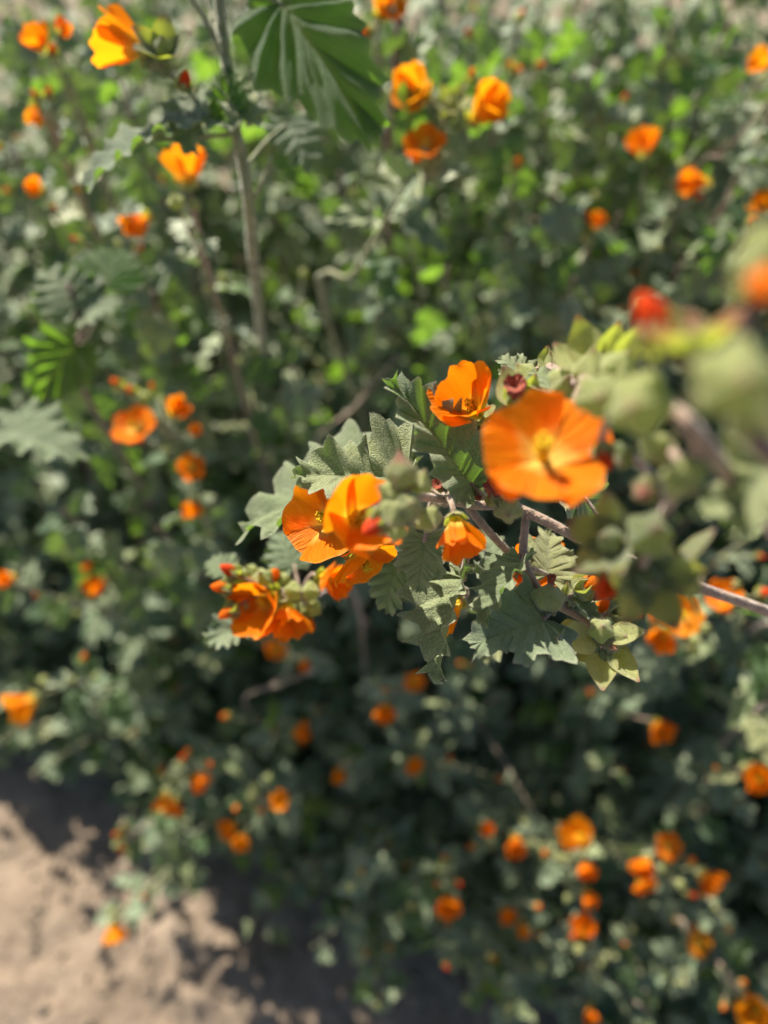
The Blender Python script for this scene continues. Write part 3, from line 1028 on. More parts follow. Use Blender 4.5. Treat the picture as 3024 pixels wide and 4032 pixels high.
# ------------------------------------------------------------------ flowering shoots in the bush, read from the photograph
FACE = {'cam': (0, 0.25, 1), 'up': (0, 1, 0.25), 'left': (-1, 0.15, 0.15), 'right': (1, 0.1, 0.2), 'ul': (-0.6, 0.6, 0.5), 'down': (0, -0.9, 0.4), 'dl': (-0.6, -0.5, 0.6),
        'dr': (0.6, -0.5, 0.6), 'away': (0.2, 0.8, -0.4), 'cl': (-0.5, 0.2, 0.9), 'cr': (0.5, 0.2, 0.9), 'cd': (0, -0.45, 0.9)}
FG = 'flowering shoots of the mallow bush'
CLUSTERS = [
    # label, flowers (px, py, diameter px, facing, form, material), buds (px, py, kind), stem tip offset
    ('mallow shoot with three amber flowers ringed round a pale star calyx', [(1655, 365, 185, 'cl', 'cup', 'petal_lit_amber'), (1672, 562, 175, 'cam', 'open', 'petal'), (1885, 450, 190, 'cr', 'closed', 'petal_lit_amber')],
     [(1780, 385, 'star'), (1765, 430, 'tip'), (1855, 300, 'tip')], .45),
    ('mallow shoot with one upright cup flower beside the tall forked green stem', [(738, 690, 190, 'up', 'cup', 'petal_lit_amber')], [(690, 790, 'bud'), (770, 800, 'bud')], .42),
    ('mallow shoot with one orange flower and a red bud at the far corner', [(160, 178, 125, 'cl', 'cup', 'petal'), (225, 120, 80, 'away', 'closed', 'petal')], [(205, 200, 'tip')], .44),
    ('mallow shoot with a red and orange bud behind a pale scalloped leaf', [(135, 425, 90, 'down', 'closed', 'petal_lit_amber')], [(140, 375, 'tip'), (190, 370, 'tip')], .48),
    ('mallow shoot with one dull brown orange bloom in leaf shade', [(155, 748, 80, 'cd', 'closed', 'petal')], [], .52),
    ('mallow shoot with a curled orange flower above a bright translucent leaf', [(570, 862, 120, 'dl', 'closed', 'petal')], [(305, 945, 'tip')], .50),
    ('mallow shoot with a vivid cup flower in front of a dark red stem', [(1512, 40, 150, 'cr', 'cup', 'petal')], [(1440, 125, 'tip')], .46),
    ('mallow shoot with two side-on orange flowers amid pale woolly leaves', [(2530, 590, 140, 'up', 'cup', 'petal'), (2765, 720, 130, 'left', 'closed', 'petal')], [(2740, 770, 'tip'), (2690, 640, 'bud')], .54),
    ('mallow shoot with one dim flower half hidden among dark leaves', [(2350, 900, 90, 'up', 'closed', 'petal')], [(2320, 950, 'bud')], .60),
    ('mallow shoot with an amber flower on a dark red stalk at the edge', [(3010, 255, 110, 'left', 'cup', 'petal_lit_amber')], [], .52),
    ('mallow shoot with a yellow flower and an orange bud beside it', [(3005, 815, 110, 'cl', 'cup', 'petal_lit_amber')], [(2965, 870, 'tip')], .54),
    ('mallow shoot of small red buds over a shaded broad leaf', [], [(2040, 275, 'tip'), (2122, 258, 'tip'), (2050, 65, 'tip'), (1850, 135, 'tip'), (2010, 255, 'tip')], .56),
    ('mallow shoot with pale orange bud tip in shade', [], [(2040, 640, 'tip'), (2010, 660, 'bud')], .55),
    ('mallow shoot with four deep orange flowers and a red bud on top', [(522, 1672, 175, 'cam', 'open', 'petal'), (690, 1625, 105, 'cr', 'cup', 'petal'), (752, 1838, 115, 'cam', 'open', 'petal'), (765, 1700, 60, 'cr', 'closed', 'petal')],
     [(465, 1515, 'tip'), (520, 1540, 'tip'), (600, 1530, 'tip'), (560, 1560, 'bud'), (640, 1570, 'bud')], .50),
    ('mallow shoot with a small half closed flower over a dark hole', [(788, 2010, 95, 'cl', 'closed', 'petal')], [(760, 1960, 'bud')], .54),
    ('mallow shoot with two dim orange flowers in deep shade', [(308, 2140, 85, 'cd', 'open', 'petal'), (330, 2215, 55, 'dr', 'closed', 'petal')], [], .62),
    ('mallow shoot with one orange flower beside a pale drooping leaf', [(365, 2335, 105, 'up', 'cup', 'petal')], [(300, 2350, 'bud')], .60),
    ('mallow shoot with an orange bud against the edge of the bush', [(45, 2275, 75, 'cl', 'closed', 'petal')], [(20, 2300, 'tip')], .60),
    ('mallow shoot with one large flower hanging over bare soil', [(110, 2765, 155, 'dl', 'cup', 'petal_lit_amber')], [(165, 2680, 'bud'), (330, 2590, 'tip'), (380, 2660, 'bud')], .58),
    ('mallow shoot with a dim orange bloom under the furled flower cluster', [(1085, 2555, 90, 'cd', 'open', 'petal'), (1200, 2605, 60, 'cd', 'closed', 'petal')], [], .62),
    ('mallow shoot with a drooping and an upright orange bloom in the dark hollow', [(1520, 2790, 95, 'cd', 'cup', 'petal'), (1632, 2685, 90, 'cd', 'open', 'petal')], [(1515, 2715, 'tip'), (1480, 2680, 'bud')], .62),
    ('mallow shoot with one side-on orange flower above a pale knobbly leaf', [(1168, 2885, 95, 'right', 'cup', 'petal')], [(890, 2822, 'tip'), (1150, 2940, 'bud')], .66),
    ('mallow shoot with small orange flower beside a red bud', [(1628, 2998, 75, 'cd', 'cup', 'petal')], [(1768, 2990, 'tip'), (1640, 3050, 'bud'), (1960, 3062, 'tip')], .66),
    ('mallow shoot with a small yellow flower in shade', [(1332, 3035, 70, 'cd', 'closed', 'petal_lit_amber')], [(1370, 2990, 'bud')], .68),
    ('mallow shoot with a pair of overlapping amber flowers and woolly buds', [(2690, 2420, 165, 'cam', 'open', 'petal_lit_amber'), (2622, 2500, 120, 'dl', 'cup', 'petal')], [(2740, 2520, 'bud'), (2780, 2470, 'bud'), (2580, 2440, 'tip'), (2735, 2560, 'bud')], .46),
    ('mallow shoot with a round deep orange flower and a red bud', [(2850, 2340, 135, 'cl', 'open', 'petal')], [(3005, 2335, 'tip'), (2920, 2350, 'bud'), (2900, 2300, 'bud')], .46),
    ('mallow shoot with an orange flower behind the dark blurred buds', [(2970, 2000, 80, 'cl', 'closed', 'petal')], [(2990, 2190, 'tip')], .55),
    ('mallow shoot with a dull orange flower among round pale leaves', [(2590, 2860, 105, 'cd', 'cup', 'petal')], [(2330, 2730, 'tip')], .62),
    ('mallow shoot with a bright orange flower below a woolly leaf', [(2990, 3070, 120, 'cl', 'cup', 'petal')], [(2960, 3010, 'bud'), (2930, 3020, 'bud')], .58),
    ('mallow shoot with a smooth amber petal cup over two dim flowers', [(2290, 3300, 150, 'ul', 'cup', 'petal_lit_amber'), (2300, 3400, 85, 'cd', 'closed', 'petal'), (2310, 3515, 80, 'cd', 'closed', 'petal')], [(2200, 3370, 'bud'), (2150, 3365, 'tip'), (2235, 3540, 'bud')], .60),
    ('mallow shoot with four orange flowers round a pale bud spike', [(2630, 3330, 105, 'cam', 'open', 'petal'), (2545, 3400, 105, 'dl', 'cup', 'petal'), (2540, 3490, 100, 'cd', 'open', 'petal'), (2775, 3455, 125, 'dr', 'cup', 'petal')],
     [(2640, 3440, 'bud'), (2680, 3480, 'bud'), (2600, 3420, 'bud'), (2715, 3520, 'tip'), (2725, 3390, 'tip')], .60),
    ('mallow shoot with a shaded deep orange flower in the hollow', [(2030, 3310, 100, 'cd', 'cup', 'petal'), (1900, 3260, 75, 'cr', 'closed', 'petal')], [(1860, 3330, 'tip')], .64),
    ('mallow shoot with an orange flower under a spike of pale buds', [(1760, 3545, 110, 'cd', 'cup', 'petal')], [(1750, 3380, 'tip'), (1740, 3440, 'bud'), (1770, 3470, 'bud'), (1720, 3480, 'tip'), (1800, 3480, 'tip')], .62),
    ('mallow shoot with two small orange blooms between leaf clumps', [(1990, 3590, 80, 'cd', 'cup', 'petal'), (2060, 3640, 70, 'cd', 'closed', 'petal_lit_amber')], [(2115, 3570, 'tip'), (2030, 3650, 'bud')], .64),
    ('mallow shoot with an orange flower over lime green bud leaves', [(2300, 3675, 110, 'up', 'cup', 'petal')], [(2320, 3720, 'bud'), (2280, 3740, 'bud'), (2260, 3690, 'tip'), (2350, 3780, 'bud')], .62),
    ('mallow shoot with a flat golden flower facing the sky', [(2762, 3720, 115, 'cam', 'flat', 'petal_lit_amber')], [(2740, 3650, 'tip')], .62),
    ('mallow shoot with a golden flower and stray orange buds at its side', [(2975, 3970, 150, 'cl', 'cup', 'petal_lit_amber')], [(2850, 3960, 'tip'), (2925, 3870, 'tip'), (2935, 3920, 'tip')], .60),
    ('mallow shoot with one orange flower low over the soil', [(2325, 3975, 70, 'cd', 'closed', 'petal')], [(2060, 3960, 'tip')], .66),
    ('mallow shoot with a tiny orange bud over sunlit soil', [], [(1530, 3730, 'tip'), (1440, 3750, 'tip'), (1500, 3700, 'bud')], .70),
    ('mallow sprig reaching out over sunlit soil with one upturned cup flower', [(450, 3650, 105, 'down', 'cup', 'petal_lit_amber')], [(440, 3590, 'bud')], .66),
    ('mallow sprig with three amber flowers round lime green buds over soil', [(650, 3140, 110, 'down', 'cup', 'petal_lit_amber'), (770, 3065, 95, 'dr', 'cup', 'petal'), (690, 3155, 80, 'down', 'closed', 'petal')],
     [(660, 3060, 'bud'), (690, 3080, 'bud'), (640, 3040, 'tip'), (720, 2990, 'tip'), (820, 3010, 'tip'), (740, 2960, 'tip')], .62),
    ('mallow sprig with one round flower and a hanging pair over soil', [(1110, 3150, 90, 'cam', 'cup', 'petal_lit_amber'), (910, 3250, 85, 'dl', 'cup', 'petal'), (955, 3300, 80, 'cd', 'cup', 'petal_lit_amber')],
     [(1000, 3100, 'bud'), (1030, 3190, 'tip'), (1060, 3060, 'bud'), (990, 3130, 'bud'), (930, 3180, 'tip')], .62),
    ('mallow sprig with withered tips hanging over the soil shadow', [], [(460, 3290, 'tip'), (490, 3260, 'tip'), (455, 3330, 'bud'), (480, 3345, 'tip')], .66),
]

VIA = {CLUSTERS[0][0]: [(1300, 1300, .60), (1390, 1090, .52), (1500, 900, .485), (1590, 740, .465), (1680, 560, .468)]}
seed = 0
for lab, fl, bd, depth in CLUSTERS:
    seed += 1
    rnd = random.Random(900 + seed)
    pts = [P(f[0], f[1], depth + rnd.uniform(-.012, .012)) for f in fl]
    bpts = [P(b[0], b[1], depth + rnd.uniform(-.012, .012)) for b in bd]
    allp = pts + bpts
    ctr = sum(allp, Vector()) / len(allp)
    tip = ctr - CU * 0.004 + CF * 0.012
    path = ground_path(tip, rnd, Vector((rnd.uniform(-0.03, 0.07), rnd.uniform(0.06, 0.14), 0)))
    if lab in VIA:
        path = [path[0]] + [P(*q) for q in VIA[lab]] + [Vector(tip)]
    pl = Plant('flowering_mallow', path[0], lab, 'flower', FG, rnd.choice(('stem', 'stem_green', 'stem_green')))
    c = pl.tube(path, 0.0026, 0.0012, 24, 7)
    for (px, py, dia, fc, form, mk), p in zip(fl, pts):
        seed += 1
        real = dia / PPU * depth
        ax = D(*FACE[fc])
        ax = (ax + Vector((rnd.gauss(0, .12), rnd.gauss(0, .12), rnd.gauss(0, .12)))).normalized()
        o = p - ax * real * 0.22
        node = c[-2] if rnd.random() < 0.6 else c[-4]
        pl.tube([node, node.lerp(o, .5) - Vector((0, 0, 0.002)), o - ax * real * .10], 0.0009, 0.0008, 8, 5)
        pl.flower(o, ax, real, form, mk, 'calyx', None, seed)
    for k, ((px, py, kind), p) in enumerate(zip(bd, bpts)):
        ax = (p - tip).normalized() + Vector((rnd.gauss(0, .3), rnd.gauss(0, .3), 0.4))
        ax.normalize()
        s = 0.0085 * rnd.uniform(0.85, 1.2) * (1.4 if kind == 'star' else 1)
        o = p - ax * s * 0.5
        pl.tube([c[-3], c[-3].lerp(o, .5), o + ax * s * .06], 0.0008, 0.0007, 7, 5)
        pl.bud(o, ax, s, kind, 'calyx', rnd.choice(('petal_red', 'petal', 'petal')), k, rnd.uniform(0, 6))
    tip_buds(pl, c, rnd, 4, 0.0065, 0.15)
    shoot_leaves(pl, c, rnd, 14, 0.45, (0.018, 0.036))
    pl.finish()


def fuzz(pl, length, width, density, limit=9000):
    """fine hairs standing on the stem and calyces of a near plant"""
    rnd = random.Random(8)
    V, F = [], []
    bpy.context.view_layer.update()
    for o in list(pl.root.children_recursive):
        if o.type != 'MESH' or o.name.split('.')[0] not in ('stem', 'bud', 'seed_pod', 'spent_flower', 'calyx', 'bud_core', 'leaf', 'sepal'):
            continue
        leaf = o.name.startswith('leaf')
        m = o.matrix_world
        m3 = m.to_3x3()
        tone = o.data.attributes.get('tone') if leaf else None
        for p in o.data.polygons:
            vs = [m @ o.data.vertices[k].co for k in p.vertices]
            ar = (vs[1] - vs[0]).cross(vs[2] - vs[0]).length
            edge = False
            if leaf:
                edge = max(tone.data[k].color[1] for k in p.vertices) > 0.99
                if not edge:
                    continue
            k = ar * density * (1.6 if edge else 1.0)
            cnt = int(k) + (rnd.random() < k - int(k))
            if edge:
                e = [q for q, vi in zip(vs, p.vertices) if tone.data[vi].color[1] > 0.99]
                cnt = max(cnt, 2)
            nrm = (m3 @ p.normal).normalized()
            for _ in range(min(cnt, 12)):
                if edge and len(e) == 2:
                    b = e[0].lerp(e[1], rnd.random())
                    mid = sum(vs, Vector()) / len(vs)
                    d = (b - mid).normalized() + Vector((rnd.gauss(0, .5), rnd.gauss(0, .5), rnd.gauss(0, .5)))
                    ln = length * 0.55
                else:
                    a, c2 = rnd.random(), rnd.random()
                    b = vs[0].lerp(vs[1], a).lerp(vs[-1].lerp(vs[2], a), c2)
                    d = nrm * (1 if rnd.random() < .85 or o.name.startswith('stem') else -1) + Vector((rnd.gauss(0, .45), rnd.gauss(0, .45), rnd.gauss(0, .45)))
                    ln = length
                d.normalize()
                s = d.orthogonal().normalized() * width * .5
                q = len(V)
                tip = b + d * ln * rnd.uniform(0.5, 1.3)
                V += [b + s - pl.base, b - s - pl.base, tip - pl.base]
                F.append((q, q + 1, q + 2))
    o = pl.add('fuzz', mesh('fuzz', V, F, M['fuzz'], smooth=False), Matrix.Translation(pl.base))
    o['kind'] = 'stuff'


# ------------------------------------------------------------------ the near stems, read from the photograph
def hero_leaf(pl, idx, base, tip, nrm, wide=1.0, attach=None, r=0.0008):
    a, b = P(*base), P(*tip)
    o = pl.leaf(HERO_LEAF[idx], a, b - a, D(*nrm), (b - a).length)
    o.matrix_basis = o.matrix_basis @ Matrix.Diagonal((wide, 1, 1, 1))
    if attach is not None:
        q = Vector(attach) if len(attach) == 3 and not isinstance(attach, tuple) else P(*attach)
        pl.tube([q, q.lerp(a, 0.5) + Vector((0, 0, 0.001)), a + (b - a) * 0.05], r * 1.2, r * 0.8, 8, 6)
    return o


def hero_flower(pl, px, py, d, dia, face, form, mk, stem, seed, ck='calyx', roll=None, r=0.0008):
    real = dia / PPU * d
    ax = D(*face)
    o = P(px, py, d) - ax * real * (0.10 if form in ('open', 'flat') else 0.2)
    if stem is not None:
        q = P(*stem)
        pl.tube([q, q.lerp(o, 0.55) - ax * real * 0.30, o - ax * real * 0.30, o - ax * real * 0.06], r * 1.1, r, 14, 6)
    return pl.flower(o, ax, real, form, mk, ck, roll, seed)


def hero_bud(pl, px, py, d, size_px, axis, kind, stem, ck='calyx', mk='petal_red', var=0, roll=0.0, r=0.0007):
    s = size_px / PPU * d
    ax = D(*axis)
    o = P(px, py, d) - ax * s * (0.5 if kind != 'star' else 0.1)
    if stem is not None:
        q = P(*stem)
        pl.tube([q, q.lerp(o, 0.6) - ax * s * 0.08, o + ax * s * 0.06], r * 1.1, r, 8, 6)
    return pl.bud(o, ax, s, kind, ck, mk, var, roll)


def hero_sepal(pl, base, tip, nrm, wide=1.0, ck='calyx'):
    a, b = P(*base), P(*tip)
    y = (b - a).normalized()
    z = D(*nrm)
    z = (z - y * z.dot(y)).normalized()
    m = Matrix((y.cross(z), y, z)).transposed().to_4x4()
    ln = (b - a).length
    return pl.add('sepal', SEPAL[ck], Matrix.Translation(a) @ m @ Matrix.Diagonal((ln * wide, ln, ln, 1)))


# --- the raceme in focus, with its drooping side branch
g = Vector((0.36, 0.40, ground_z(0.36, 0.40) - 0.004))
pl = Plant('flowering_mallow', g, 'pink stemmed mallow raceme in sharp focus with a drooping side branch of star calyces', 'flower')
c = pl.tube([g, (0.35, 0.37, 0.32), P(3150, 2480, .36), P(2720, 2300, .29), P(2500, 2215, .265), P(2330, 2142, .25), P(2100, 2028, .25), P(1990, 1988, .25), P(1880, 1990, .25),
         P(1720, 1962, .238), P(1620, 1945, .205), P(1580, 1885, .192)], 0.0025, 0.0012, 70, 10)
shoot_leaves(pl, c, random.Random(61), 9, 0.04, (0.022, 0.038), 0.17)
pl.tube([P(2075, 2015, .25), P(2066, 2090, .249), P(2060, 2180, .247), P(2075, 2240, .247)], 0.0013, 0.0015, 16, 9)
pl.tube([P(2060, 2175, .247), P(2072, 2236, .247), P(2123, 2324, .247), P(2203, 2386, .248), P(2276, 2426, .248), P(2340, 2475, .249), P(2378, 2535, .248)], 0.0017, 0.0010, 36, 9)
pl.tube([P(1900, 2070, .252), P(1840, 1995, .25)], 0.0013, 0.0013, 4, 8)
pl.tube([P(1840, 1992, .251), P(1930, 2100, .258), P(2010, 2190, .268), P(2080, 2330, .29)], 0.0013, 0.0014, 18, 8)
pl.tube([P(1850, 2060, .255), P(1840, 2140, .258), P(1828, 2230, .262), P(1790, 2330, .275)], 0.0009, 0.0010, 14, 7)
hero_flower(pl, 1285, 2050, .252, 335, (-.30, .30, .9), 'open', 'petal', (1560, 1985, .21), 3, roll=0.35)
hero_flower(pl, 1402, 2040, .216, 335, (.38, .05, .9), 'cup', 'petal', (1590, 1960, .20), 4, roll=1.0)
hero_flower(pl, 1420, 2195, .256, 285, (.42, -.72, .30), 'open', 'petal', (1580, 2020, .215), 5, 'calyx_red', roll=0.2)
hero_flower(pl, 1800, 2075, .225, 210, (.15, -.85, .45), 'cup', 'petal', (1760, 1975, .242), 6)
hero_flower(pl, 2112, 2262, .282, 250, (-.1, .25, .95), 'cup', 'petal', (2060, 2330, .288), 8)
hero_flower(pl, 1795, 2385, .272, 150, (-.6, -.5, .5), 'closed', 'petal_lit_amber', (1800, 2320, .274), 9)
for a in [(1578, 1845, .190, 175, (-.02, 1, .1), 'bud', 'calyx_red', 2), (1655, 1895, .196, 110, (.4, .8, .3), 'bud', 'calyx', 0), (1530, 1935, .192, 120, (-.7, .3, .5), 'bud', 'calyx', 1),
          (1480, 2062, .192, 130, (-.6, -.5, .6), 'tip', 'calyx', 0), (1545, 2030, .190, 130, (-.2, -.6, .7), 'bud', 'calyx', 0), (1600, 2035, .194, 125, (.2, -.6, .7), 'bud', 'calyx', 1),
          (1690, 2050, .212, 115, (.3, -.5, .7), 'bud', 'calyx', 0), (1610, 1985, .188, 110, (.1, .1, 1), 'bud', 'calyx', 0), (1560, 2100, .20, 100, (-.2, -.9, .4), 'bud', 'calyx', 1)]:
    hero_bud(pl, *a[:6], (1600, 1955, .203), a[6], 'petal_red', a[7])
for a in [(1735, 1912, .25, 72, (-.4, .2, .8), 'withered', 'calyx', 0, (1740, 1965, .241)), (1772, 1880, .251, 78, (.1, .7, .6), 'bud', 'calyx', 0, (1760, 1968, .243)),
          (1795, 1940, .249, 75, (.2, .3, .8), 'pod', 'calyx', 0, (1790, 1980, .246)), (1856, 1950, .248, 70, (.7, .1, .6), 'withered', 'calyx', 1, (1850, 1990, .25)),
          (1880, 1925, .255, 70, (.2, .8, .5), 'bud', 'calyx', 1, (1870, 1988, .25)), (1955, 1945, .236, 110, (-.4, .7, .5), 'withered', 'calyx', 0, (1975, 1990, .248)),
          (2000, 2010, .235, 115, (-.2, -.4, .9), 'bud', 'calyx', 0, (2010, 1995, .248)),
          (2162, 2345, .240, 135, (.05, .92, .4), 'pod', 'calyx', 0, (2150, 2352, .247)), (2312, 2305, .247, 120, (.75, .45, .4), 'tip', 'calyx', 0, (2225, 2395, .248)),
          (2460, 2405, .248, 120, (.85, .25, .45), 'withered', 'calyx_dull', 1, (2330, 2440, .249)), (2365, 2395, .256, 90, (.3, .5, .6), 'tip', 'calyx', 1, (2320, 2440, .249))]:
    hero_bud(pl, *a[:6], a[8], a[6], 'petal', a[7])
# the star cluster at the end of the side branch
for a in [(2368, 2478, .241, 105, (-.1, .5, .85), 'bud', 'calyx', 0), (2335, 2555, .243, 62, (-.3, -.2, .9), 'bud', 'calyx', 0), (2412, 2545, .240, 66, (.2, -.2, .95), 'bud', 'calyx_red', 0),
          (2440, 2505, .241, 80, (.4, .2, .9), 'bud', 'calyx', 0), (2380, 2585, .242, 60, (0, -.5, .85), 'bud', 'calyx', 1)]:
    hero_bud(pl, *a[:6], (2378, 2535, .248), a[6], 'petal', a[7], a[0] * .7)
for b, t, nr, w, ck in [((2330, 2515, .243), (2192, 2520, .234), (0, .5, .85), 1.25, 'calyx'), ((2395, 2505, .243), (2548, 2488, .234), (.0, .6, .8), 1.15, 'calyx'),
                        ((2366, 2560, .243), (2372, 2720, .232), (-.1, .6, .8), 1.15, 'calyx'), ((2405, 2565, .243), (2515, 2685, .233), (.15, .6, .8), 1.2, 'calyx'),
                        ((2352, 2550, .248), (2262, 2600, .246), (-.2, .3, .9), 1.3, 'calyx_dull'), ((2405, 2550, .249), (2502, 2608, .247), (.3, .1, .9), 1.3, 'calyx_dull'),
                        ((2250, 2440, .249), (2214, 2556, .246), (-.4, .3, .8), 1.0, 'calyx'),
                        ((2225, 2390, .25), (2235, 2290, .25), (-.2, -.2, .9), 1.0, 'calyx')]:
    hero_sepal(pl, b, t, nr, w, ck)
hero_leaf(pl, 0, (1610, 1882, .252), (1166, 1850, .247), (0.0, .45, .85), 1.0, (1740, 1963, .245))
hero_leaf(pl, 2, (1500, 1905, .285), (930, 1965, .292), (.1, .75, .6), 0.85, (1760, 1990, .262))
hero_leaf(pl, 1, (1865, 1920, .246), (1562, 1486, .232), (.50, -.25, .8), 0.80, (1930, 1988, .25))
hero_leaf(pl, 3, (1672, 2125, .247), (1640, 2330, .246), (-.15, .25, .95), 0.95, (1700, 1965, .243))
hero_leaf(pl, 5, (1835, 2270, .262), (1666, 2640, .250), (-.85, .10, .45), 1.25, (1850, 2090, .256))
hero_leaf(pl, 1, (2062, 2212, .244), (1880, 2430, .228), (-.60, .65, .35), 1.0, (2066, 2180, .247))
hero_leaf(pl, 3, (2150, 2270, .262), (2180, 2075, .270), (.25, .45, .85), 1.05, (2090, 2240, .25))
hero_leaf(pl, 0, (1960, 2290, .275), (1905, 2080, .285), (.1, .45, .85), 0.9, (2010, 2190, .268))
hero_leaf(pl, 0, (2010, 2380, .300), (1890, 2600, .310), (-.1, .6, .75), 0.9, (2070, 2300, .287))
hero_leaf(pl, 3, (2148, 2440, .241), (1882, 2506, .229), (-.10, .50, .85), 0.95, (2190, 2380, .248))
hero_leaf(pl, 1, (2235, 2345, .251), (2362, 2432, .246), (.3, .6, .7), 1.2, (2215, 2390, .248))
hero_leaf(pl, 2, (1560, 2215, .275), (1500, 2420, .28), (-.1, .55, .8), 0.8, (1640, 2110, .26))
pl.finish()
fuzz(pl, 0.0008, 0.00007, 5.0e6)

# --- the raceme with the big bowl flower, reaching in close to the lens
g = Vector((0.33, 0.30, ground_z(0.33, 0.30) - 0.004))
pl = Plant('flowering_mallow', g, 'mallow raceme carrying one large wide open orange bowl flower beside lime green buds', 'flower')
c = pl.tube([g, (0.30, 0.26, .40), P(3350, 2500, .24), P(3000, 2050, .165), P(2760, 1730, .135), P(2620, 1600, .138), P(2450, 1555, .155), P(2300, 1490, .190), P(2160, 1440, .235), P(2120, 1430, .24)],
        0.0022, 0.0010, 60, 10)
shoot_leaves(pl, c, random.Random(62), 9, 0.03, (0.022, 0.036), 0.15)
pl.tube([P(2760, 1730, .135), P(2660, 1940, .150), P(2570, 2100, .162), P(2530, 2240, .168)], 0.0012, 0.0012, 20, 8)
hero_flower(pl, 2138, 1785, .178, 485, (-.14, .40, .90), 'open', 'petal', (2300, 1490, .190), 10, roll=0.9, r=0.001)
hero_flower(pl, 1865, 1605, .238, 270, (-.50, .35, .75), 'cup', 'petal', (2160, 1500, .235), 11, roll=0.3)
for a in [(2510, 1590, .132, 270, (-.5, -.2, .8), 'bud', 'calyx', 0, (2560, 1590, .142)), (2340, 1440, .192, 170, (-.12, .7, .5), 'bud', 'calyx', 0, (2330, 1500, .186)),
          (2440, 1440, .178, 180, (.25, .6, .6), 'bud', 'calyx', 1, (2430, 1550, .157)), (2165, 1430, .236, 110, (-.05, .8, .5), 'bud', 'calyx', 1, (2170, 1445, .233)),
          (2225, 1410, .225, 110, (.3, .9, .2), 'bud', 'calyx_red', 2, (2220, 1465, .214)), (2035, 1545, .213, 130, (-.25, .4, .85), 'withered', 'calyx', 0, (2170, 1460, .233)),
          (2060, 1470, .236, 110, (-.6, .6, .4), 'bud', 'calyx', 0, (2150, 1440, .235)), (2230, 1500, .205, 170, (-.2, .1, .9), 'bud', 'calyx', 1, (2290, 1490, .191)),
          (2380, 1790, .165, 110, (.2, -.9, .3), 'tip', 'calyx_red', 0, (2420, 1590, .158)), (2350, 1560, .160, 180, (-.1, -.3, .9), 'bud', 'calyx', 0, (2400, 1545, .165)),
          (2590, 1780, .152, 150, (-.3, -.7, .6), 'bud', 'calyx', 0, (2700, 1850, .144)), (2700, 1890, .140, 190, (.1, -.6, .8), 'bud', 'calyx', 0, (2690, 1880, .147)),
          (2450, 1800, .17, 120, (-.4, -.6, .6), 'bud', 'calyx_dull', 0, (2640, 1970, .153)), (2540, 1930, .158, 150, (-.5, -.3, .7), 'bud', 'calyx_red', 1, (2620, 2010, .156)),
          (2540, 2260, .170, 220, (.1, -.35, .9), 'star', 'calyx_dull', 0, (2530, 2230, .168)), (2670, 2220, .175, 200, (.9, -.15, .4), 'star', 'calyx_dull', 1, (2540, 2180, .166)),
          (2420, 2130, .170, 200, (-.7, .2, .6), 'star', 'calyx_dull', 0, (2560, 2120, .163)), (2400, 2300, .178, 150, (-.6, -.6, .5), 'tip', 'calyx_dull', 0, (2530, 2230, .168)),
          (2560, 2100, .155, 190, (0, .2, .95), 'bud', 'calyx_dull', 0, (2570, 2090, .162))]:
    hero_bud(pl, *a[:6], a[8], a[6], 'petal_red', a[7], a[0] * .3, 0.0009)
for b, t, nr, w, ck in [((2330, 1440, .196), (2272, 1240, .195), (-.2, -.2, .95), 1.25, 'calyx'), ((2380, 1430, .196), (2440, 1265, .19), (.1, .1, .95), 1.2, 'calyx'), ((2430, 1440, .185), (2516, 1280, .18), (.3, .1, .9), 1.2, 'calyx'),
                        ((2280, 1450, .2), (2180, 1350, .205), (-.3, .2, .9), 1.2, 'calyx'), ((2150, 1450, .234), (2155, 1360, .234), (-.1, .1, .95), 1.4, 'calyx'), ((2210, 1445, .23), (2232, 1385, .23), (.2, .1, .9), 1.1, 'calyx_red'),
                        ((2040, 1600, .217), (1985, 1440, .22), (-.2, .1, .95), 1.3, 'calyx'), ((2070, 1590, .217), (2110, 1470, .215), (.2, .1, .95), 1.2, 'calyx')]:
    hero_sepal(pl, b, t, nr, w, ck)
hero_leaf(pl, 3, (2060, 1480, .240), (1972, 1395, .242), (-.1, .3, .9), 1.0, (2160, 1445, .235))
hero_leaf(pl, 2, (2200, 1560, .215), (2110, 1430, .222), (.1, .2, .95), 0.9, (2280, 1490, .195))
hero_leaf(pl, 3, (2260, 1900, .26), (2400, 2100, .27), (.3, .3, .8), 1.0, (2480, 2225, .262))
pl.finish()

